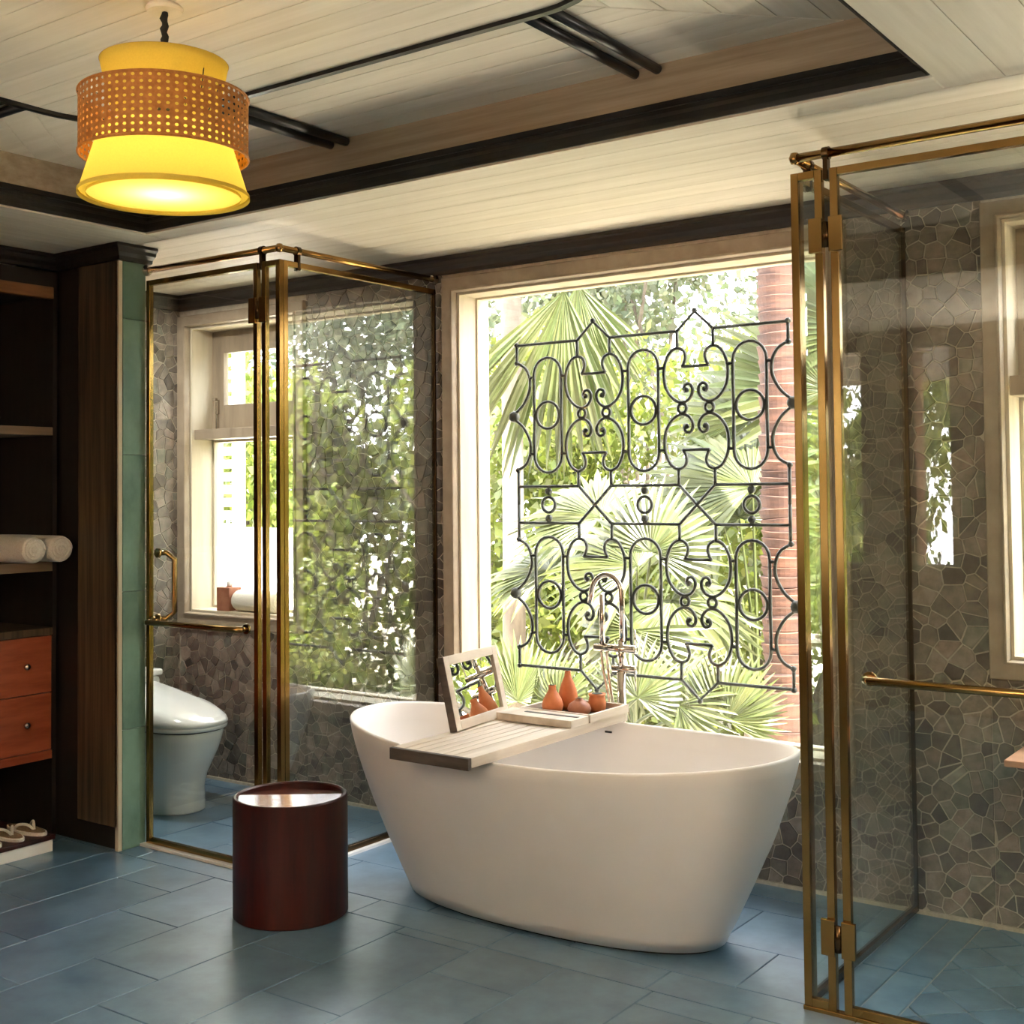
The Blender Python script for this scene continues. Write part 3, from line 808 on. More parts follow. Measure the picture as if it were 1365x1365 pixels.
mir = thing('standing_mirror', (-2.815, 3.565, CZ1+0.0065), 'square teak framed mirror leaning on the bath tray', 'mirror')
mir.rotation_euler = (0, R(-12.5), R(7.5))
L, Hh, Tk, fb_ = 0.395, 0.272, 0.026, 0.034
for nm, b in (('frame_side', (0, fb_, 0, Hh)), ('frame_side', (L-fb_, L, 0, Hh)), ('frame_rail', (fb_, L-fb_, 0, fb_)), ('frame_rail', (fb_, L-fb_, Hh-fb_, Hh))):
    MB().box(-Tk, 0, b[0], b[1], b[2], b[3]).build(nm, 'teak', mir, bevel=0.0015, local=True)
MB().box(-0.012, -0.008, fb_, L-fb_, fb_, Hh-fb_).build('mirror_glass', 'mirror', mir, local=True)
MB().box(-Tk-0.003, -Tk, 0.002, L-0.002, 0.002, Hh-0.002).build('back_board', 'teakdark', mir, local=True)
MB().box(-Tk-0.004, -0.001, -0.003, 0.0, 0.0, Hh).build('edge_board', 'teakdark', mir, local=True)

ZP = CZ1+0.010
def pot(name, x, y, prof, mat, label, hole=True, s=1.0):
    t = thing(name, (x, y, ZP), label, 'pot')
    MB().lathe([(r*s, z*s) for r, z in prof], 28, (x, y, ZP), True, True).build('body', mat, t, smooth=True)
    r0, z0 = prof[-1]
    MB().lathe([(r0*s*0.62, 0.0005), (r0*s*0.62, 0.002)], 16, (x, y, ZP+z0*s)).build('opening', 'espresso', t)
    return t
pot('clay_vase', -2.722, 4.045, [(0.028, 0), (0.038, 0.012), (0.042, 0.032), (0.036, 0.055), (0.024, 0.075), (0.016, 0.088), (0.014, 0.104), (0.016, 0.108)], 'terra', 'orange terracotta bottle vase at the front of the bath tray group')
pot('clay_vase', -2.722, 4.155, [(0.026, 0), (0.034, 0.014), (0.040, 0.045), (0.035, 0.075), (0.024, 0.105), (0.014, 0.128), (0.011, 0.145), (0.013, 0.150)], 'terra', 'tallest slim terracotta vase standing behind the others')
pot('clay_pot', -2.607, 4.058, [(0.026, 0), (0.042, 0.012), (0.046, 0.026), (0.040, 0.043), (0.024, 0.055), (0.015, 0.060), (0.016, 0.066)], 'terrab', 'squat brown clay pot with a pinched neck')
pot('clay_pot', -2.592, 4.165, [(0.026, 0), (0.033, 0.012), (0.035, 0.035), (0.032, 0.052), (0.030, 0.060), (0.034, 0.064), (0.034, 0.070)], 'terra', 'round terracotta jar with a flat lid nearest the faucet')

# ------------------------------------------------------------------ floor-standing bath faucet
FX, FY = -2.632, 4.42
fa = thing('bath_faucet', (FX, FY, 0), 'polished floor standing bath faucet with gooseneck spout behind the bathtub', 'faucet')
MB().lathe([(0.05, 0), (0.05, 0.010), (0.022, 0.016)], 24, (FX, FY, 0)).build('base_flange', 'chrome', fa, smooth=False)
MB().tube([(FX, FY, 0.012), (FX, FY, 0.80)], 0.0195, 16).build('column', 'chrome', fa, smooth=True)
MB().tube([(FX, FY, 0.79), (FX, FY, 0.93)], 0.0135, 14).build('upper_column', 'chrome', fa, smooth=True)
sp = [(FX+0.006, FY, 0.925), (FX+0.006, FY, 1.08)]
RC = 0.072
for i in range(1, 13):
    a = math.pi*i/12*0.96; sp.append((FX+0.006-RC+RC*math.cos(a), FY, 1.115+RC*math.sin(a)*1.1))
sp.append((FX-0.148, FY, 1.075))
MB().tube(sp, 0.0115, 14).build('spout', 'chrome', fa, smooth=True)
MB().tube([(-2.757, FY, 0.893), (-2.562, FY, 0.893)], 0.0165, 16).build('mixer_body', 'chrome', fa, smooth=True)
MB().tube([(-2.672, FY, 0.812), (-2.562, FY, 0.812)], 0.0155, 16).build('diverter_body', 'chrome', fa, smooth=True)
MB().tube([(-2.722, FY, 0.90), (-2.722, FY, 1.112)], 0.0112, 14).build('hand_shower', 'chrome', fa, smooth=True)
MB().tube([(-2.566, FY, 0.905), (-2.566, FY, 0.975)], 0.0032, 8).build('lever', 'chrome', fa, smooth=True)
MB().tube([(-2.566, FY, 0.80), (-2.566, FY, 0.725)], 0.0032, 8).build('lever', 'chrome', fa, smooth=True)
MB().tube(catmull([(-2.728, FY, 0.88), (-2.715, FY-0.005, 0.80), (-2.690, FY-0.01, 0.70), (-2.668, FY-0.02, 0.60), (-2.660, FY-0.02, 0.45), (-2.675, FY-0.01, 0.3)]), 0.0062, 8).build('hose', 'chrome', fa, smooth=True)
MB().tube(catmull([(-2.700, FY, 0.88), (-2.698, FY+0.005, 0.80), (-2.680, FY, 0.70), (-2.662, FY, 0.60), (-2.655, FY, 0.45)]), 0.0062, 8).build('hose', 'chrome', fa, smooth=True)

# ------------------------------------------------------------------ waste bin
BX, BY, BR, BH = -3.385, 3.285, 0.210, 0.432
bn = thing('waste_bin', (BX, BY, 0), 'dark red lacquered round wooden bin with a tilting lid', 'bin')
MB().lathe([(BR-0.004, 0.0), (BR, 0.004), (BR, BH-0.005), (BR-0.005, BH), (BR-0.013, BH), (BR-0.018, BH-0.005), (BR-0.018, BH-0.05)], 64, (BX, BY, 0), True, False).build('shell', 'bin', bn, smooth=False)
smooth_angle(bn.children[0], 35)
lid = MB(); nL = 40; rr = BR-0.021; dv = Vector((0.80, 0.60, 0)); pv = Vector((-0.60, 0.80, 0))
ring = []
for k in range(nL):
    a = 2*math.pi*k/nL; q = dv*math.cos(a)*rr+pv*math.sin(a)*rr; ring.append((q, abs(math.sin(a))*rr))
zt_ = BH-0.003
for side in (1, -1):
    pts = [dv*rr*math.cos(2*math.pi*k/nL)+pv*rr*math.sin(2*math.pi*k/nL) for k in range(nL//2+1)] if side == 1 else \
          [dv*rr*math.cos(2*math.pi*k/nL)+pv*rr*math.sin(2*math.pi*k/nL) for k in range(nL//2, nL+1)]
    vs = [(BX+p.x, BY+p.y, zt_-0.13*abs(p.dot(pv))*(1 if side == 1 else 1.0)) for p in pts]
    vb = [(v[0], v[1], v[2]-0.008) for v in vs]; n = len(vs)
    lid = MB(); lid.add(vs+vb, [tuple(range(n)), tuple(range(2*n-1, n-1, -1))]+[(i, (i+1) % n, n+(i+1) % n, n+i) for i in range(n)])
    lid.build('lid_flap', 'binlid', bn)

# ------------------------------------------------------------------ toilet
TY = 4.03
to = thing('toilet', (-5.1, TY, 0), 'white skirted toilet with a sloped electronic seat lid', 'toilet')
def dsec(xb, xf, hw, z, n=48, e=2.5):
    cx_ = (xb+xf)/2; a = (xf-xb)/2; out = []
    for k in range(n):
        t_ = 2*math.pi*k/n; c, s_ = math.cos(t_), math.sin(t_); ee = e if c > 0 else 5.0
        out.append((cx_+a*math.copysign(abs(c)**(2/ee), c), TY+hw*math.copysign(abs(s_)**(2/max(2.2, ee-0.6)), s_), z))
    return out
prof = [(0.0, -4.800, 0.165), (0.01, -4.793, 0.170), (0.05, -4.800, 0.168), (0.12, -4.798, 0.166), (0.18, -4.780, 0.170), (0.24, -4.745, 0.180), (0.30, -4.710, 0.190), (0.35, -4.688, 0.196), (0.395, -4.674, 0.199), (0.402, -4.680, 0.194)]
MB().rings([dsec(-5.52, xf, hw, z) for z, xf, hw in prof]).build('bowl', 'ceramic', to, smooth=True)
MB().rings([dsec(-5.30, -4.685, 0.188, 0.400), dsec(-5.30, -4.685, 0.188, 0.412)]).build('seat_gap', 'iron', to)
MB().rings([dsec(-5.32, -4.672, 0.199, 0.408), dsec(-5.32, -4.664, 0.204, 0.413), dsec(-5.32, -4.664, 0.204, 0.425), dsec(-5.32, -4.670, 0.200, 0.430)]).build('seat', 'ceramic', to, smooth=True)
lr = []
for z_, xf, hw, dz in ((0.429, -4.664, 0.203, 0.0), (0.440, -4.660, 0.206, 0.10), (0.452, -4.672, 0.202, 0.55), (0.462, -4.720, 0.185, 0.90), (0.466, -4.800, 0.145, 1.0)):
    sec = dsec(-5.34, xf, hw, z_)
    lr.append([(x, y, z+dz*max(0.0, min(1.0, (-4.68-x)/0.62))*0.115) for x, y, z in sec])
MB().rings(lr).build('lid', 'ceramic', to, smooth=True)
MB().box(-5.50, -5.30, TY-0.19, TY+0.19, 0.40, 0.60).build('tank', 'ceramic', to, bevel=0.02)
MB().box(-5.51, -5.29, TY-0.197, TY+0.197, 0.602, 0.635).build('tank_lid', 'ceramic', to, bevel=0.01)

# ------------------------------------------------------------------ wardrobe
WX, WY0, WY1 = -5.02, 1.15, 3.41
wa = thing('wardrobe', (-5.29, 2.3, 0), 'open dark wood wardrobe with shelves and cherry drawers', 'wardrobe')
MB().box(XL+0.004, XL+0.022, WY0, WY1-0.02, 0, 2.64).build('back_panel', 'espresso', wa)
MB().box(XL+0.02, WX, WY1-0.022, WY1-0.001, 0, 2.57).build('side_panel', 'espresso', wa)
MB().box(XL+0.02, WX, WY0, WY0+0.022, 0, 2.57).build('side_panel', 'espresso', wa)
MB().box(XL+0.02, WX, WY0+0.022, WY1-0.022, 2.46, 2.57).build('top_fascia', 'espresso', wa)
MB().box(WX-0.03, WX+0.006, WY0+0.022, WY1-0.022, 2.445, 2.50)  .build('lit_lip', 'lit_lip', wa, bevel=0.004)  # lit strip of the dark fascia, put in as a lighter colour
for z0, z1 in ((1.818, 1.856), (1.200, 1.244)):
    MB().box(XL+0.022, WX, WY0+0.022, WY1-0.022, z0, z1).build('shelf', 'shelfedge', wa, bevel=0.002)
MB().box(XL+0.022, WX+0.006, WY0+0.022, WY1-0.022, 0.912, 0.945).build('counter', 'darkwood', wa, bevel=0.002)
MB().box(XL+0.022, WX-0.02, WY0+0.022, WY1-0.022, 0.392, 0.912).build('drawer_carcass', 'espresso', wa)
MB().box(XL+0.022, WX, WY0+0.022, WY1-0.022, 0.352, 0.391).build('bottom_rail', 'drawer', wa, bevel=0.002)
for z0, z1 in ((0.654, 0.908), (0.394, 0.650)):
    for y0, y1 in ((2.55, WY1-0.026), (1.70, 2.546)):
        dr = MB().box(WX-0.019, WX, y0, y1, z0, z1).build('drawer', 'drawer', wa, bevel=0.002)
        zz = (z0+z1)/2
        for yy in ((3.25, 2.70) if y0 > 2 else (2.40, 1.85)):
            MB().tube([(WX, yy, zz), (WX+0.012, yy, zz), (WX+0.014, yy, zz), (WX+0.024, yy, zz), (WX+0.030, yy, zz)], [0.006, 0.006, 0.014, 0.016, 0.008], 14).build('knob', 'chrome', dr, smooth=True)
sr = thing('shoe_tray', (-5.1, 2.4, 0), 'low pull out shoe shelf with a cream front under the wardrobe', 'shoe shelf')
MB().box(-5.49, -4.815, 1.20, 3.255, 0.0, 0.052).build('front', 'plaster', sr, bevel=0.002)
MB().box(-5.49, -4.805, 1.20, 3.262, 0.0525, 0.072).build('top', 'bin', sr, bevel=0.003)
def slipper(x, y, rz, label):
    t = thing('slipper', (x, y, 0.073), label, 'slipper', 'slippers on the shoe shelf', rz)
    def outline(g, n=28):
        out = []
        for k in range(n):
            a = 2*math.pi*k/n; c, s_ = math.cos(a), math.sin(a)
            w = 0.046-0.006*(c < 0)*abs(c)+0.004*math.sin(a*2)*0
            out.append((c*(0.132-g)+0.0, s_*(w-g)*(1.0-0.16*max(0, -c)), 0))
        return out
    o = outline(0); i_ = outline(0.007)
    MB().rings([[(p[0], p[1], 0.0) for p in o], [(p[0], p[1], 0.012) for p in o], [(p[0], p[1], 0.014) for p in i_]]).build('sole_edge', 'towel', t, local=True)
    MB().rings([[(p[0], p[1], 0.0125) for p in i_], [(p[0], p[1], 0.0165) for p in outline(0.009)]]).build('footbed', 'sole', t, local=True)
    for s_ in (-1, 1):
        pts = catmull([(0.055, 0, 0.016), (0.03, s_*0.015, 0.036), (-0.005, s_*0.036, 0.036), (-0.03, s_*0.041, 0.014)], 5)
        MB().tube(pts, 0.0065, 8).build('strap', 'towel', t, smooth=True, local=True)
slipper(-4.945, 2.990, R(6), 'white edged toe post slipper nearest the camera end of the shelf')
slipper(-4.950, 3.112, R(-2), 'white edged toe post slipper in the middle of the shelf')
slipper(-4.950, 3.214, R(2), 'white edged toe post slipper closest to the pier')
def towel(x0, x1, y, z, r, label, seed, group=None):
    t = thing('rolled_towel', ((x0+x1)/2, y, z-r), label, 'towel', group)
    rnd = random.Random(seed); rs = []; n = 36
    for i, (x, k) in enumerate(((x0, 0.90), (x0+0.012, 0.985), (x0+0.06, 1.0), ((x0+x1)/2, 1.01), (x1-0.06, 1.0), (x1-0.012, 0.985), (x1, 0.90))):
        rs.append([(x, y+r*k*math.cos(2*math.pi*j/n)*(1.02), z+r*k*math.sin(2*math.pi*j/n)*(0.99 if math.sin(2*math.pi*j/n) > -0.9 else 0.985)) for j in range(n)])
    MB().rings(rs).build('roll', 'towel', t, smooth=True)
    for xe, s_ in ((x1, 1), (x0, -1)):
        sp_ = []
        for j in range(90):
            a = j*0.21; q = r*0.88*(1-j/96); sp_.append((xe+s_*0.0015, y+q*math.cos(a), z+q*math.sin(a)))
        MB().tube(sp_, 0.0042, 6).build('rolled_edge', 'towel', t, smooth=True)
towel(-5.34, -4.87, 3.197, 1.246+0.059, 0.059, 'rolled cream towel on the wardrobe shelf, left of the pair', 1, 'towels on the wardrobe shelf')
towel(-5.34, -4.86, 3.324, 1.246+0.060, 0.060, 'rolled cream towel on the wardrobe shelf, beside the pier', 2, 'towels on the wardrobe shelf')

# window-sill things
ZS = W1[2]+0.012
towel(-5.17, -4.87, 4.635, ZS+0.058, 0.058, 'rolled white towel lying on the toilet window sill', 3)
t = thing('tissue_holder', (-5.235, 4.625, ZS), 'square terracotta coloured box with a tissue on the toilet window sill', 'box')
MB().box(-5.285, -5.185, 4.58, 4.67, ZS, ZS+0.128).build('box', 'terrab', t, bevel=0.004)
MB().tube([(-5.235, 4.625, ZS+0.126), (-5.228, 4.625, ZS+0.15), (-5.215, 4.627, ZS+0.16)], [0.014, 0.02, 0.006], 8).build('tissue', 'plaster', t, smooth=True)

# shower bench
t = thing('shower_bench', (-0.75, 4.38, 0.40), 'peach coloured wooden shelf seat fixed to the shower wall', 'bench')
q = pix_y(1338, 1013, 4.22)
MB().box(q.x, -0.35, 4.22, YB-0.011, q.z-0.022, q.z).build('seat', 'peach', t, bevel=0.003)
for xx in (q.x+0.12, -0.5): MB().box(xx, xx+0.03, 4.30, YB-0.011, q.z-0.12, q.z-0.023).build('bracket', 'bronze', t, bevel=0.003)

# ------------------------------------------------------------------ iron grille outside the big window
GY = 4.717; gs = GY/4.71; GXC = -2.677*gs; GZC = 1.4795
gr = thing('window_grille', (GXC, GY, 0.65), 'dark wrought iron scroll grille outside the picture window', 'grille')
G = lambda x, z: (GXC+x*gs, GY, 1.55+(z-1.55)*gs)
mz = lambda z: 2*GZC-z
GR = 0.0076
def gtube(name, pts, r=GR, closed=False): MB().tube([G(*p) for p in pts], r, 6, closed).build(name, 'iron', gr, smooth=True)
def gball(x, z, r): 
    c = G(x, z); pr_ = [(r*math.cos(R(a)), r*math.sin(R(a))) for a in (-90, -60, -30, 0, 30, 60, 90)]
    MB().lathe([(max(p[0], 0.0), p[1]) for p in pr_], 14, c, False, False).build('ball', 'iron', gr, smooth=True)
def circ(x, z, r, n=28): return [(x+r*math.cos(2*math.pi*k/n), z+r*math.sin(2*math.pi*k/n)) for k in range(n)]
def stad(x, z0, z1, w, n=10):
    o = []
    for k in range(n+1): a = math.pi*k/n; o.append((x+w*math.cos(a), z1-w+w*math.sin(a)))
    for k in range(n+1): a = math.pi+math.pi*k/n; o.append((x+w*math.cos(a), z0+w+w*math.sin(a)))
    return o
half = [(-.063, 2.066), (-.052, 2.085), (-.046, 2.110), (-.056, 2.135), (-.085, 2.147), (-.118, 2.132), (-.142, 2.09), (-.15, 2.04), (-.143, 1.985), (-.12, 1.945),
        (-.092, 1.922), (-.064, 1.914), (-.035, 1.924), (-.017, 1.948), (-.015, 1.974), (-.029, 1.992), (-.049, 1.988), (-.055, 1.970), (-.045, 1.957)]
half = [(p.x, p.y) for p in catmull([(a, b, 0) for a, b in half], 4)]
side = [(p.x, p.y) for p in catmull([(-.672, 2.139, 0), (-.625, 2.112, 0), (-.602, 2.065, 0), (-.602, 2.008, 0), (-.635, 1.945, 0), (-.682, 1.905, 0)], 5)]
for up_ in (0, 1):
    F_ = (lambda p: p) if not up_ else (lambda p: (p[0], mz(p[1])))
    def gt(name, pts, **k): gtube(name, [F_(p) for p in pts], **k)
    def gb(x, z, r): p = F_((x, z)); gball(p[0], p[1], r)
    for a, b in ((-.672, -.338), (-.168, .168), (.338, .672)): gt('bar', [(a, 2.22), (b, 2.22)])
    for c in (-.253, .253):
        gt('peak', [(c-.085, 2.22), (c, 2.298), (c+.085, 2.22)]); gb(c, 2.302, .013)
        for dx in (-.085, .085): gt('post', [(c+dx, 2.22), (c+dx, 2.147)]); gt('post', [(c+dx, 1.631), (c+dx, 1.563)])
        for mir_ in (1, -1):
            for lo in (0, 1):
                gt('scroll', [(c+mir_*x, (z if not lo else 2*1.889-z)) for x, z in half])
                gb(c-mir_*.044, 1.966 if not lo else 2*1.889-1.966, .0125)
            gt('ring', circ(c+mir_*.064, 1.889, .020, 16), closed=True)
        gt('bar', [(c-.063, 2.066), (c+.063, 2.066)]); gt('bar', [(c-.063, 1.712), (c+.063, 1.712)])
    for s_ in (-1, 1):
        gt('end_post', [(s_*.672, 2.22), (s_*.672, 2.139)]); gb(s_*.672, 2.222, .013); gb(s_*.672, 2.137, .013)
        gt('side_scroll', [(-s_*x, z) for x, z in side]); gt('side_scroll', [(-s_*x, 2*1.889-z) for x, z in side])
        gb(s_*.69, 1.889, .027); gb(s_*.670, 1.639, .013)
        gt('end_post', [(s_*.668, 1.639), (s_*.668, 1.4795)])
        gt('bar', [(s_*.668, 1.563), (s_*.338, 1.563)])
        for z in (2.066, 1.712):
            for a, b in ((.602, .575), (.428, .403), (.103, .075)): gt('tie', [(s_*a, z), (s_*b, z)], r=.0075)
    gt('bar', [(-.168, 1.563), (.168, 1.563)])
    for c in (-.5015, 0.0, .5015):
        gt('oval', stad(c, 1.626, 2.153, .0745), closed=True); gt('ring', circ(c, 1.889, .062), closed=True)
        gb(c, 1.541, .0175)
for c in (-.253, .253):
    for s_ in (-1, 1): gtube('cross_bar', [(c-.085*s_, 1.563), (c+.085*s_, mz(1.563))])
for c in (-.5015, 0.0, .5015): gtube('ring', circ(c, GZC, .035), closed=True)

# ------------------------------------------------------------------ pendant lamp
LX, LY = -2.632, 2.107
lp = thing('pendant_lamp', (LX, LY, 2.27), 'lit yellow drum pendant lamp with a woven cane band', 'lamp')
MB().lathe([(0.0, 0), (0.045, 0), (0.05, -0.008), (0.045, -0.016), (0, -0.016)], 20, (LX, LY, PZ)).build('ceiling_rose', 'cream', lp, smooth=False)
cp = []
for i in range(17):
    z = PZ-0.014-(PZ-0.014-2.672)*i/16
    cp.append((LX+0.002*math.sin(i*2.1), LY+0.002*math.cos(i*1.7), z))
MB().tube(cp, [0.0075+0.003*((i*7) % 3)/2 for i in range(17)], 8).build('cord', 'cord', lp, smooth=True)
MB().lathe([(0.165, 2.684), (0.138, 2.560)], 64, (LX, LY, 0), False, False).build('top_shade', 'shade', lp, smooth=True)
MB().lathe([(0.166, 2.684), (0.162, 2.685)], 64, (LX, LY, 0), False, False).build('top_ring', 'cane', lp)
MB().lathe([(0.012, 2.668), (0.160, 2.668)], 64, (LX, LY, 0), False, False).build('top_light_stop', 'shade', lp)  # added disc keeps the bulb's light from escaping onto the ceiling
MB().lathe([(0.166, 2.500), (0.217, 2.335)], 64, (LX, LY, 0), False, False).build('bottom_shade', 'shade', lp, smooth=True)
MB().lathe([(0.220, 2.328), (0.220, 2.338), (0.216, 2.339), (0.198, 2.336), (0.197, 2.328)], 64, (LX, LY, 0), False, False).build('bottom_ring', 'shade', lp, smooth=False)
MB().lathe([(0.0, 2.335), (0.200, 2.335)], 64, (LX, LY, 0), False, False).build('diffuser', 'diff', lp)
cn = MB(); nA, nZ, Rb, z0b, z1b = 64, 9, 0.217, 2.436, 2.594
dzb = (z1b-z0b)/nZ
for i in range(nA):
    for j in range(nZ):
        a0, a1 = 2*math.pi*i/nA, 2*math.pi*(i+1)/nA; z0, z1 = z0b+j*dzb, z0b+(j+1)*dzb
        am, zm = (a0+a1)/2, (z0+z1)/2; ha, hz = (a1-a0)/2, dzb/2
        P = lambda a, z, r_=Rb: (LX+r_*math.cos(a), LY+r_*math.sin(a), z)
        hole = 0.0 if j in (0, nZ-1) and False else 0.46
        o8 = [(-1, -1), (0, -1), (1, -1), (1, 0), (1, 1), (0, 1), (-1, 1), (-1, 0)]
        i8 = [(-.7, -.7), (0, -1), (.7, -.7), (1, 0), (.7, .7), (0, 1), (-.7, .7), (-1, 0)]
        vs = [P(am+x*ha, zm+z*hz) for x, z in o8]+[P(am+x*ha*hole, zm+z*hz*hole) for x, z in i8]
        cn.add(vs, [(k, (k+1) % 8, 8+(k+1) % 8, 8+k) for k in range(8)])
co = cn.build('cane_band', 'cane', lp)
for z in (z0b, z1b):
    MB().tube([(LX+Rb*math.cos(2*math.pi*k/64), LY+Rb*math.sin(2*math.pi*k/64), z) for k in range(64)], 0.004, 6, True).build('band_rim', 'cane', lp, smooth=True)
MB().lathe([(0.0, 2.49), (0.018, 2.495), (0.03, 2.52), (0.024, 2.55), (0.014, 2.57)], 16, (LX, LY, 0)).build('lamp_holder', 'iron', lp, smooth=True)
for k in range(3):
    a = 2*math.pi*k/3; c, s_ = math.cos(a), math.sin(a)
    MB().tube([(LX, LY, 2.672), (LX+0.155*c, LY+0.155*s_, 2.640), (LX+0.146*c, LY+0.146*s_, 2.585), (LX+0.218*c, LY+0.218*s_, 2.585), (LX+0.16*c, LY+0.16*s_, 2.510), (LX+0.167*c, LY+0.167*s_, 2.497)], 0.002, 6).build('frame_wire', 'iron', lp)
MB().tube([(LX, LY, 2.68), (LX, LY, 2.56)], 0.004, 8).build('inner_cord', 'cord', lp)
bl = bpy.data.lights.new('bulb', 'POINT'); bl.energy = 0.95; bl.color = (1.0, 0.90, 0.52); bl.shadow_soft_size = 0.03
bo = bpy.data.objects.new('bulb', bl); COL.objects.link(bo); bo.parent = lp; bo.location = (0, 0, 2.41-2.27)

# uplighter floor lamps added out of view to brighten the room
def fill_floor_lamp(x, y, label, power):
    t = thing('fill_floor_lamp', (x, y, 0), label, 'lamp')
    MB().lathe([(0.14, 0), (0.14, 0.012), (0.02, 0.03)], 28, (x, y, 0)).build('base', 'bronze', t)
    MB().tube([(x, y, 0.02), (x, y, 1.62)], 0.011, 10).build('pole', 'bronze', t, smooth=True)
    MB().lathe([(0.02, 1.60), (0.10, 1.63), (0.16, 1.70), (0.19, 1.78), (0.186, 1.78), (0.156, 1.705), (0.09, 1.64), (0.0, 1.625)], 32, (x, y, 0), True, False).build('bowl', 'bronze', t, smooth=True)
    l = bpy.data.lights.new('fill_uplight', 'AREA'); l.shape = 'DISK'; l.size = 0.24; l.energy = power; l.color = (1.0, 0.91, 0.80)
    o = bpy.data.objects.new('fill_uplight', l); COL.objects.link(o); o.parent = t; o.location = (0, 0, 1.72); o.rotation_euler = (math.pi, 0, 0)
fill_floor_lamp(1.75, 2.7, 'added bronze uplighter for fill light near the right wall', 80)
fill_floor_lamp(-1.0, -1.15, 'added bronze uplighter for fill light by the rear opening', 80)

# small recessed lamp added to brighten the toilet, hidden behind the pier
t = thing('fill_downlight', (-5.12, 3.74, ZC), 'small ceiling lamp added to brighten the toilet, hidden by the pier', 'lamp')
MB().lathe([(0.055, 0.0), (0.055, -0.006), (0.042, -0.008), (0.040, 0.0)], 24, (-5.12, 3.74, ZC), False, False).build('trim_ring', 'bronze', t)
l = bpy.data.lights.new('toilet_fill', 'AREA'); l.shape = 'DISK'; l.size = 0.075; l.energy = 10.5; l.color = (1.0, 0.93, 0.86)
o = bpy.data.objects.new('toilet_fill', l); COL.objects.link(o); o.parent = t; o.location = (0, 0, -0.004)

# ------------------------------------------------------------------ garden
struct(MB().box(-22, 16, YB+WT+0.02, 34, -0.45, -0.35).build('ground', 'earth'), 'pale sandy garden ground outside the windows', 'ground')
struct(MB().box(-22, 16, -14, YR-0.25, -0.45, -0.35).build('ground', 'earth'), 'pale terrace ground behind the room', 'ground')
gw = MB().box(-11.5, -6.25, 6.60, 6.75, -0.36, 1.272).build('garden_wall', 'plaster'); struct(gw, 'low white garden wall outside the toilet window', 'wall')
t = thing('louvred_shutter', (-8.2, 7.15, -0.36), 'pale grey louvred shutter screen behind the garden wall', 'shutter')
MB().box(-8.80, -8.68, 7.12, 7.18, -0.36, 2.75).build('post', 'shutter', t); MB().box(-8.02, -7.92, 7.12, 7.18, -0.36, 2.75).build('post', 'shutter', t)
for i in range(22):
    z = 0.35+i*0.108
    MB().slab([(7.125, z), (7.165, z+0.062), (7.165, z+0.074), (7.125, z+0.012)], -8.68, -8.02, 0.0, lambda a, b, h: (h, a, b)).build('slat', 'shutter', t)

def tinted(v): return tuple(v*c for c in (random.uniform(.9, 1.1), random.uniform(.95, 1.05), random.uniform(.8, 1.1)))
def frond_mesh(seed, Rf, nb_, spread, droop, wf=1.0, jit=0.0):
    rnd = random.Random(seed); mb = MB()
    for i in range(nb_):
        a = R(-spread+2*spread*i/(nb_-1)+rnd.uniform(-jit, jit)); L = Rf*(1-0.18*(abs(a)/R(spread))**2)*rnd.uniform(.92, 1.05)
        ca, sa = math.sin(a), math.cos(a); tx, ty = sa, -ca
        wmax = wf*0.030*Rf/0.8*rnd.uniform(.85, 1.15); dr = droop*rnd.uniform(.7, 1.4); mb.cur = tinted(rnd.uniform(.72, 1.2))
        rows = []
        for k in range(7):
            q = k/6; r_ = L*q; w = wmax*(0.10+0.90*min(1, q/0.5))*(1-max(0, (q-0.55)/0.45)**1.4)*0.98+0.0008
            z = -dr*L*max(0, q-0.25)**2; r_ *= (1-0.18*dr*q*q)
            tw = rnd.uniform(-.004, .004)
            rows.append([(ca*r_-tx*w, sa*r_-ty*w, z+0.30*w+tw), (ca*r_, sa*r_, z-0.30*w), (ca*r_+tx*w, sa*r_+ty*w, z+0.30*w-tw)])
        vs = [p for r in rows for p in r]; fs = []
        for k in range(6):
            for j in range(2): fs.append((k*3+j, k*3+j+1, (k+1)*3+j+1, (k+1)*3+j))
        mb.add(vs, fs)
    return mb.mesh('frond', 'frond', (0, 0, 0), False)
FM = [frond_mesh(1, 0.66, 34, 100, 0.35), frond_mesh(2, 0.66, 30, 120, 0.6), frond_mesh(3, 1.15, 30, 38, 0.5, 0.42, 5)]
def place_frond(parent, hub, axis, nrm, s, kind):
    o = bpy.data.objects.new('frond', FM[kind]); COL.objects.link(o); o.parent = parent; ORG[o] = ORG[parent]
    y = Vector(axis).normalized(); z = Vector(nrm); z = (z-y*z.dot(y)).normalized(); x = y.cross(z)
    mt = Matrix((x, y, z)).transposed().to_4x4()
    o.matrix_local = Matrix.Translation(Vector(hub)-Vector(ORG[parent])) @ mt @ Matrix.Diagonal((s, s, s, 1))
    return o
def petiole(parent, a, b):
    a, b = Vector(a), Vector(b); mid = (a+b)/2+Vector((0, 0, 0.12*(a-b).length))
    pts = catmull([a, mid, b], 5); mb = MB(); mb.cur = (1, 1, 0.9); mb.tube(pts, [0.014-0.008*i/(len(pts)-1) for i in range(len(pts))], 6); mb.build('stalk', 'frond', parent, smooth=True)
TOCAM = lambda p: (EYE-Vector(p)).normalized()
def fan_palm(base, label, hubs):
    t = thing('fan_palm', (base[0], base[1], -0.36), label, 'palm')
    st = MB(); st.lathe([(0.11, 0), (0.12, 0.1), (0.09, 0.35), (0.05, 0.5)], 12, (base[0], base[1], -0.36)); st.build('stump', 'bark', t, smooth=True)
    for hub, axis, s, kind in hubs:
        petiole(t, (base[0], base[1], 0.05), hub)
        place_frond(t, hub, axis, TOCAM(hub)*0.8+Vector((0, 0, 0.75)), s, kind)
    return t
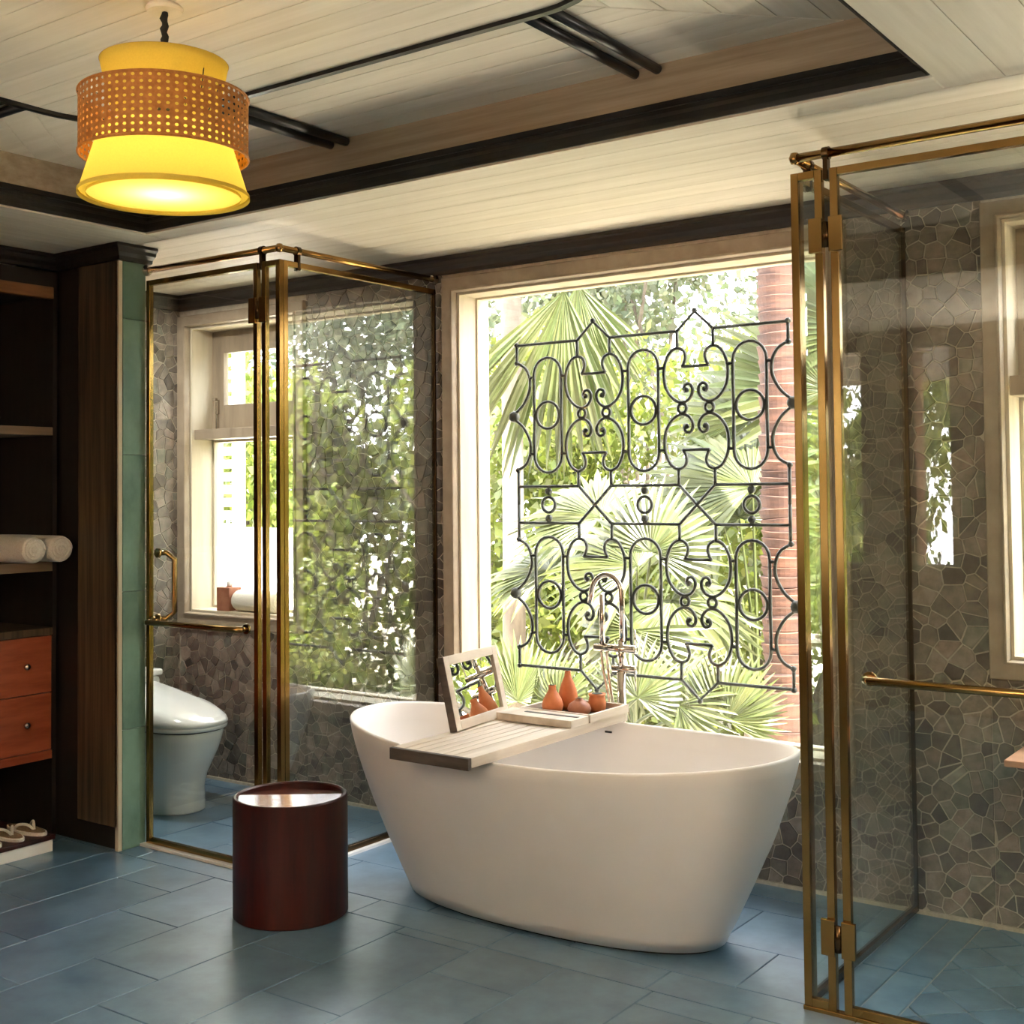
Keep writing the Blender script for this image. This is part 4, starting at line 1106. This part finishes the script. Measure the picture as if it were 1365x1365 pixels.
def H(u, v, y): p = pix_y(u, v, y); return (p.x, p.y, p.z)
# tall palm with the ringed trunk and the fronds hanging from its crown
tp = thing('palm_tree', (-3.03, 7.0, -0.36), 'tall palm with a ringed reddish brown trunk outside the picture window', 'palm')
tk = MB(); rgs = []; nT2 = 28; zz = -0.40; k = 0; rnd = random.Random(4); lastr = None
while zz < 5.2:
    hgt = rnd.uniform(0.045, 0.085); r_ = 0.132*rnd.uniform(.96, 1.05)
    tilt = rnd.uniform(-0.012, 0.012); ph = rnd.uniform(0, 6.28)
    for q, rad in ((0.0, r_*0.93), (0.55, r_*0.99), (0.93, r_*1.05), (1.0, r_*0.94)):
        rgs.append([(-3.03+rad*math.cos(2*math.pi*j/nT2)*(1+0.02*math.sin(5*j+k)), 7.0+rad*math.sin(2*math.pi*j/nT2), zz+hgt*q+tilt*math.cos(2*math.pi*j/nT2+ph)) for j in range(nT2)])
    zz += hgt; k += 1
tk.rings(rgs); 
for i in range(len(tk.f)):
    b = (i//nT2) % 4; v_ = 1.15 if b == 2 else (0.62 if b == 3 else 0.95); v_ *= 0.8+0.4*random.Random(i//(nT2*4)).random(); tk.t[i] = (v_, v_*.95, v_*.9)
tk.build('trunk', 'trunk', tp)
for i in range(10):
    a = 2*math.pi*i/10+0.2; el = (-0.2, 0.2, 0.6)[i % 3]
    hub = (-3.03+0.9*math.cos(a), 7.0+0.9*math.sin(a), 5.4+0.8*el)
    petiole(tp, (-3.03, 7.0, 5.1), hub); place_frond(tp, hub, (math.cos(a), math.sin(a), el-0.5), (0, 0, 1), 1.2, i % 2)
# palm whose drooping leaf fills the upper left of the big window
hp = thing('palm_tree', (-4.95, 6.9, -0.36), 'palm with a long drooping leaf at the upper left of the picture window', 'palm')
MB().lathe([(0.09, 0), (0.075, 1.5), (0.07, 3.6)], 14, (-4.95, 6.9, -0.36)).build('trunk', 'bark', hp, smooth=True)
h0 = H(752, 388, 5.75)
petiole(hp, (-4.95, 6.9, 3.2), h0)
place_frond(hp, h0, (-0.22, -0.05, -1.0), TOCAM(h0)+Vector((0,0,.3)), 1.06, 2)
h1 = H(770, 380, 5.95)
petiole(hp, (-4.95, 6.9, 3.2), h1); place_frond(hp, h1, (0.12, 0.1, -1.0), TOCAM(h1), 0.72, 2)
for i in range(6):
    a = 2*math.pi*i/6; hub = (-4.95+0.7*math.cos(a), 6.9+0.7*math.sin(a), 3.7); petiole(hp, (-4.95, 6.9, 3.2), hub); place_frond(hp, hub, (math.cos(a), math.sin(a), -0.3), (0, 0, 1), 1.0, i % 2)
fan_palm((-3.75, 6.45), 'low fan palm spreading wide leaves behind the middle of the grille', [
    (H(850, 755, 6.0), (-0.75, 0, 0.25), 0.95, 0), (H(868, 735, 6.1), (0.1, 0.2, 0.8), 0.80, 1),
    (H(800, 690, 6.5), (-0.9, 0.1, 0.35), 0.95, 0), (H(845, 840, 5.9), (-0.35, -0.2, -0.8), 0.85, 1),
    (H(735, 760, 6.4), (-0.8, 0.2, 0.2), 0.85, 0), (H(895, 800, 6.2), (0.5, -0.1, -0.4), 0.8, 1)])
fan_palm((-3.55, 7.75), 'fan palm fanning out left of the ringed palm trunk', [
    (H(1003, 650, 7.5), (-0.85, 0.1, 0.55), 1.30, 0), (H(985, 690, 7.6), (-0.3, 0.1, 0.9), 1.25, 1),
    (H(962, 690, 7.4), (-0.95, 0, -0.05), 1.15, 0), (H(950, 800, 7.5), (-0.5, 0, -0.5), 0.9, 1), (H(1000, 560, 7.9), (-0.4, 0.2, 0.9), 1.1, 1)])
fan_palm((-2.6, 8.3), 'fan palm standing behind the ringed trunk at the right edge', [
    (H(1105, 520, 8.0), (-0.4, 0, 0.9), 1.5, 0), (H(1120, 700, 8.0), (-0.3, 0, -0.3), 1.3, 1), (H(1160, 440, 8.2), (-0.4, 0.1, 0.9), 1.5, 0), (H(1210, 640, 8.2), (0.3, 0.1, 0.7), 1.5, 1)])
fan_palm((-3.55, 5.75), 'small fan palm rising just above the bathtub rim', [
    (H(690, 935, 5.5), (-0.15, 0, 0.7), 0.62, 0), (H(745, 940, 5.5), (0.35, 0, 0.6), 0.55, 1), (H(905, 940, 5.6), (0.6, 0, 0.5), 0.62, 1), (H(970, 960, 5.6), (0.2, 0, 0.7), 0.55, 0), (H(850, 930, 5.5), (0.1, 0.1, 0.7), 0.55, 1)])

def shrub_mesh(seed, n, rx, ry, rz, size, mat):
    rnd = random.Random(seed); mb = MB(); blobs = []
    for _ in range(16):
        blobs.append((Vector((rnd.uniform(-.75, .75)*rx, rnd.uniform(-.75, .75)*ry, rnd.uniform(-.8, .8)*rz)), rnd.uniform(.25, .5)))
    for _ in range(n):
        c, br = rnd.choice(blobs); d = Vector((rnd.gauss(0, 1), rnd.gauss(0, 1), rnd.gauss(0, 1))).normalized()
        q = rnd.random()**0.45*br; p = c+Vector((d.x*q*rx, d.y*q*ry, d.z*q*rz))
        L = size*rnd.uniform(.6, 1.4); ax = (d*0.5+Vector((rnd.gauss(0, .6), rnd.gauss(0, .6), rnd.gauss(-.2, .5)))).normalized()
        sd = ax.orthogonal().normalized(); sd.rotate(Matrix.Rotation(rnd.uniform(0, 6.28), 3, ax)); w = L*rnd.uniform(.22, .36)
        mb.cur = tinted(rnd.uniform(.6, 1.25))
        mb.add([p, p+ax*L*.5+sd*w, p+ax*L, p+ax*L*.5-sd*w], [(0, 1, 2), (0, 2, 3)])
    return mb.mesh('foliage', mat)
SM = [shrub_mesh(11, 7000, 1.0, 0.8, 1.0, 0.075, 'foliage'), shrub_mesh(12, 7000, 1.0, 0.8, 1.0, 0.085, 'foliage')]
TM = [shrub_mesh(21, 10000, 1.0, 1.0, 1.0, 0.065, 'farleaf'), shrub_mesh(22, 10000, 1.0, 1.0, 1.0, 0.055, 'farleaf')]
def bush(name, x, y, zc, sx, sy, sz, me, label, cat, group, rz):
    t = thing(name, (x, y, -0.36), label, cat, group)
    o = bpy.data.objects.new('foliage', me); COL.objects.link(o); o.parent = t
    o.location = (0, 0, zc+0.36); o.scale = (sx, sy, sz); o.rotation_euler = (0, 0, rz)
    s_ = MB()
    rnd = random.Random(int(x*100+y*10))
    for k in range(4):
        s_.tube(catmull([(x+rnd.uniform(-.08, .08), y, -0.36), (x+rnd.uniform(-.3, .3)*sx, y+rnd.uniform(-.2, .2), (zc-0.36)/2), (x+rnd.uniform(-.6, .6)*sx, y+rnd.uniform(-.4, .4)*sy, zc+rnd.uniform(-.2, .5)*sz)], 5), [0.05-0.0035*i for i in range(11)], 6)
    s_.build('stems', 'bark', t, smooth=True)
struct(MB().box(-2.2, 9, -7.2, -7.0, -0.36, 3.0).build('warm_bounce_wall', 'peach'), 'peach wall added behind the room to warm the bounce light', 'wall')  # added out of view, its warm bounce tones the tub front
struct(MB().box(XL-0.2, XR+0.2, YR-4.2, YR-0.2, 2.62, 2.72).build('sky_block_roof', 'darkwood'), 'unseen slab added outside the rear openings to block sky light', 'sky_block_roof')  # added overhead to keep sky light off the tub front
i = 0
for x, y, zc, sx, sy, sz in ((-6.5, 8.4, 0.8, 1.3, 1.0, 1.4), (-4.9, 8.0, 0.55, 1.2, .9, 1.1), (-5.6, 9.2, 1.3, 1.3, 1.0, 1.3), (-3.6, 8.8, 0.8, 1.2, .9, 1.3),
                             (-2.4, 9.1, 0.9, 1.2, .9, 1.4), (-4.4, 9.9, 1.7, 1.4, 1.0, 1.5), (-1.0, 8.4, 1.0, 1.4, 1.0, 1.6), (0.7, 8.6, 1.1, 1.4, 1.0, 1.7), (2.3, 8.2, 1.0, 1.4, 1.0, 1.7),
                             (3.8, 9.4, 1.2, 1.5, 1.1, 1.9), (-9.0, 8.9, 1.3, 1.4, 1.0, 1.6), (-10.3, 9.2, 1.5, 1.5, 1.0, 1.8), (-7.6, 9.8, 1.6, 1.5, 1.0, 1.6), (5.4, 8.5, 1.2, 1.5, 1.1, 1.9), (-0.2, 6.9, 0.3, .8, .6, .8), (1.4, 6.9, 0.4, .9, .6, .9)):
    bush('garden_shrub', x, y, zc, sx, sy, sz, SM[i % 2], ('leafy yellow green shrub seen over the white garden wall' if x < -6 else 'leafy yellow green shrub behind the fan palms and grille' if x < -2 else 'leafy yellow green shrub in the garden right of the picture window'), 'shrub', ('shrubs over the garden wall' if x < -6 else 'shrubs behind the fan palms' if x < -2 else 'shrubs right of the picture window'), i*1.1); i += 1
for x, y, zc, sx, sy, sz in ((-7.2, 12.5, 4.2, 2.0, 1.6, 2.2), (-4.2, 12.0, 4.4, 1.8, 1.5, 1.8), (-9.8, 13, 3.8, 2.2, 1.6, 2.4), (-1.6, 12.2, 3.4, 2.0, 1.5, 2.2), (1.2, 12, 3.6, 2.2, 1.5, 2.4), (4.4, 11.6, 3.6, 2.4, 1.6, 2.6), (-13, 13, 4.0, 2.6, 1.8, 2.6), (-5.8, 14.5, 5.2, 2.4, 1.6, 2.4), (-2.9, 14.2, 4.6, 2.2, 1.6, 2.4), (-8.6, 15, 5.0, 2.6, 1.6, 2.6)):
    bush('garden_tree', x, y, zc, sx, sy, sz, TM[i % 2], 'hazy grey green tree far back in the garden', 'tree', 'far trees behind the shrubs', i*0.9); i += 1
for k, (x, y) in enumerate(((-7.5, -8.6), (-5.6, -9.0), (-3.8, -8.6), (-2.0, -9.1), (-0.2, -8.6), (1.7, -9.0), (3.6, -8.7), (5.4, -9.2))):  # greenery for the glass reflection, added also to block low sky light
    bush('garden_shrub', x, y, 1.2, 1.7, 1.0, 2.4, SM[k % 2], 'tall leafy hedge shrub added behind the room to block the sky', 'shrub', 'added hedge behind the room', k*1.3)
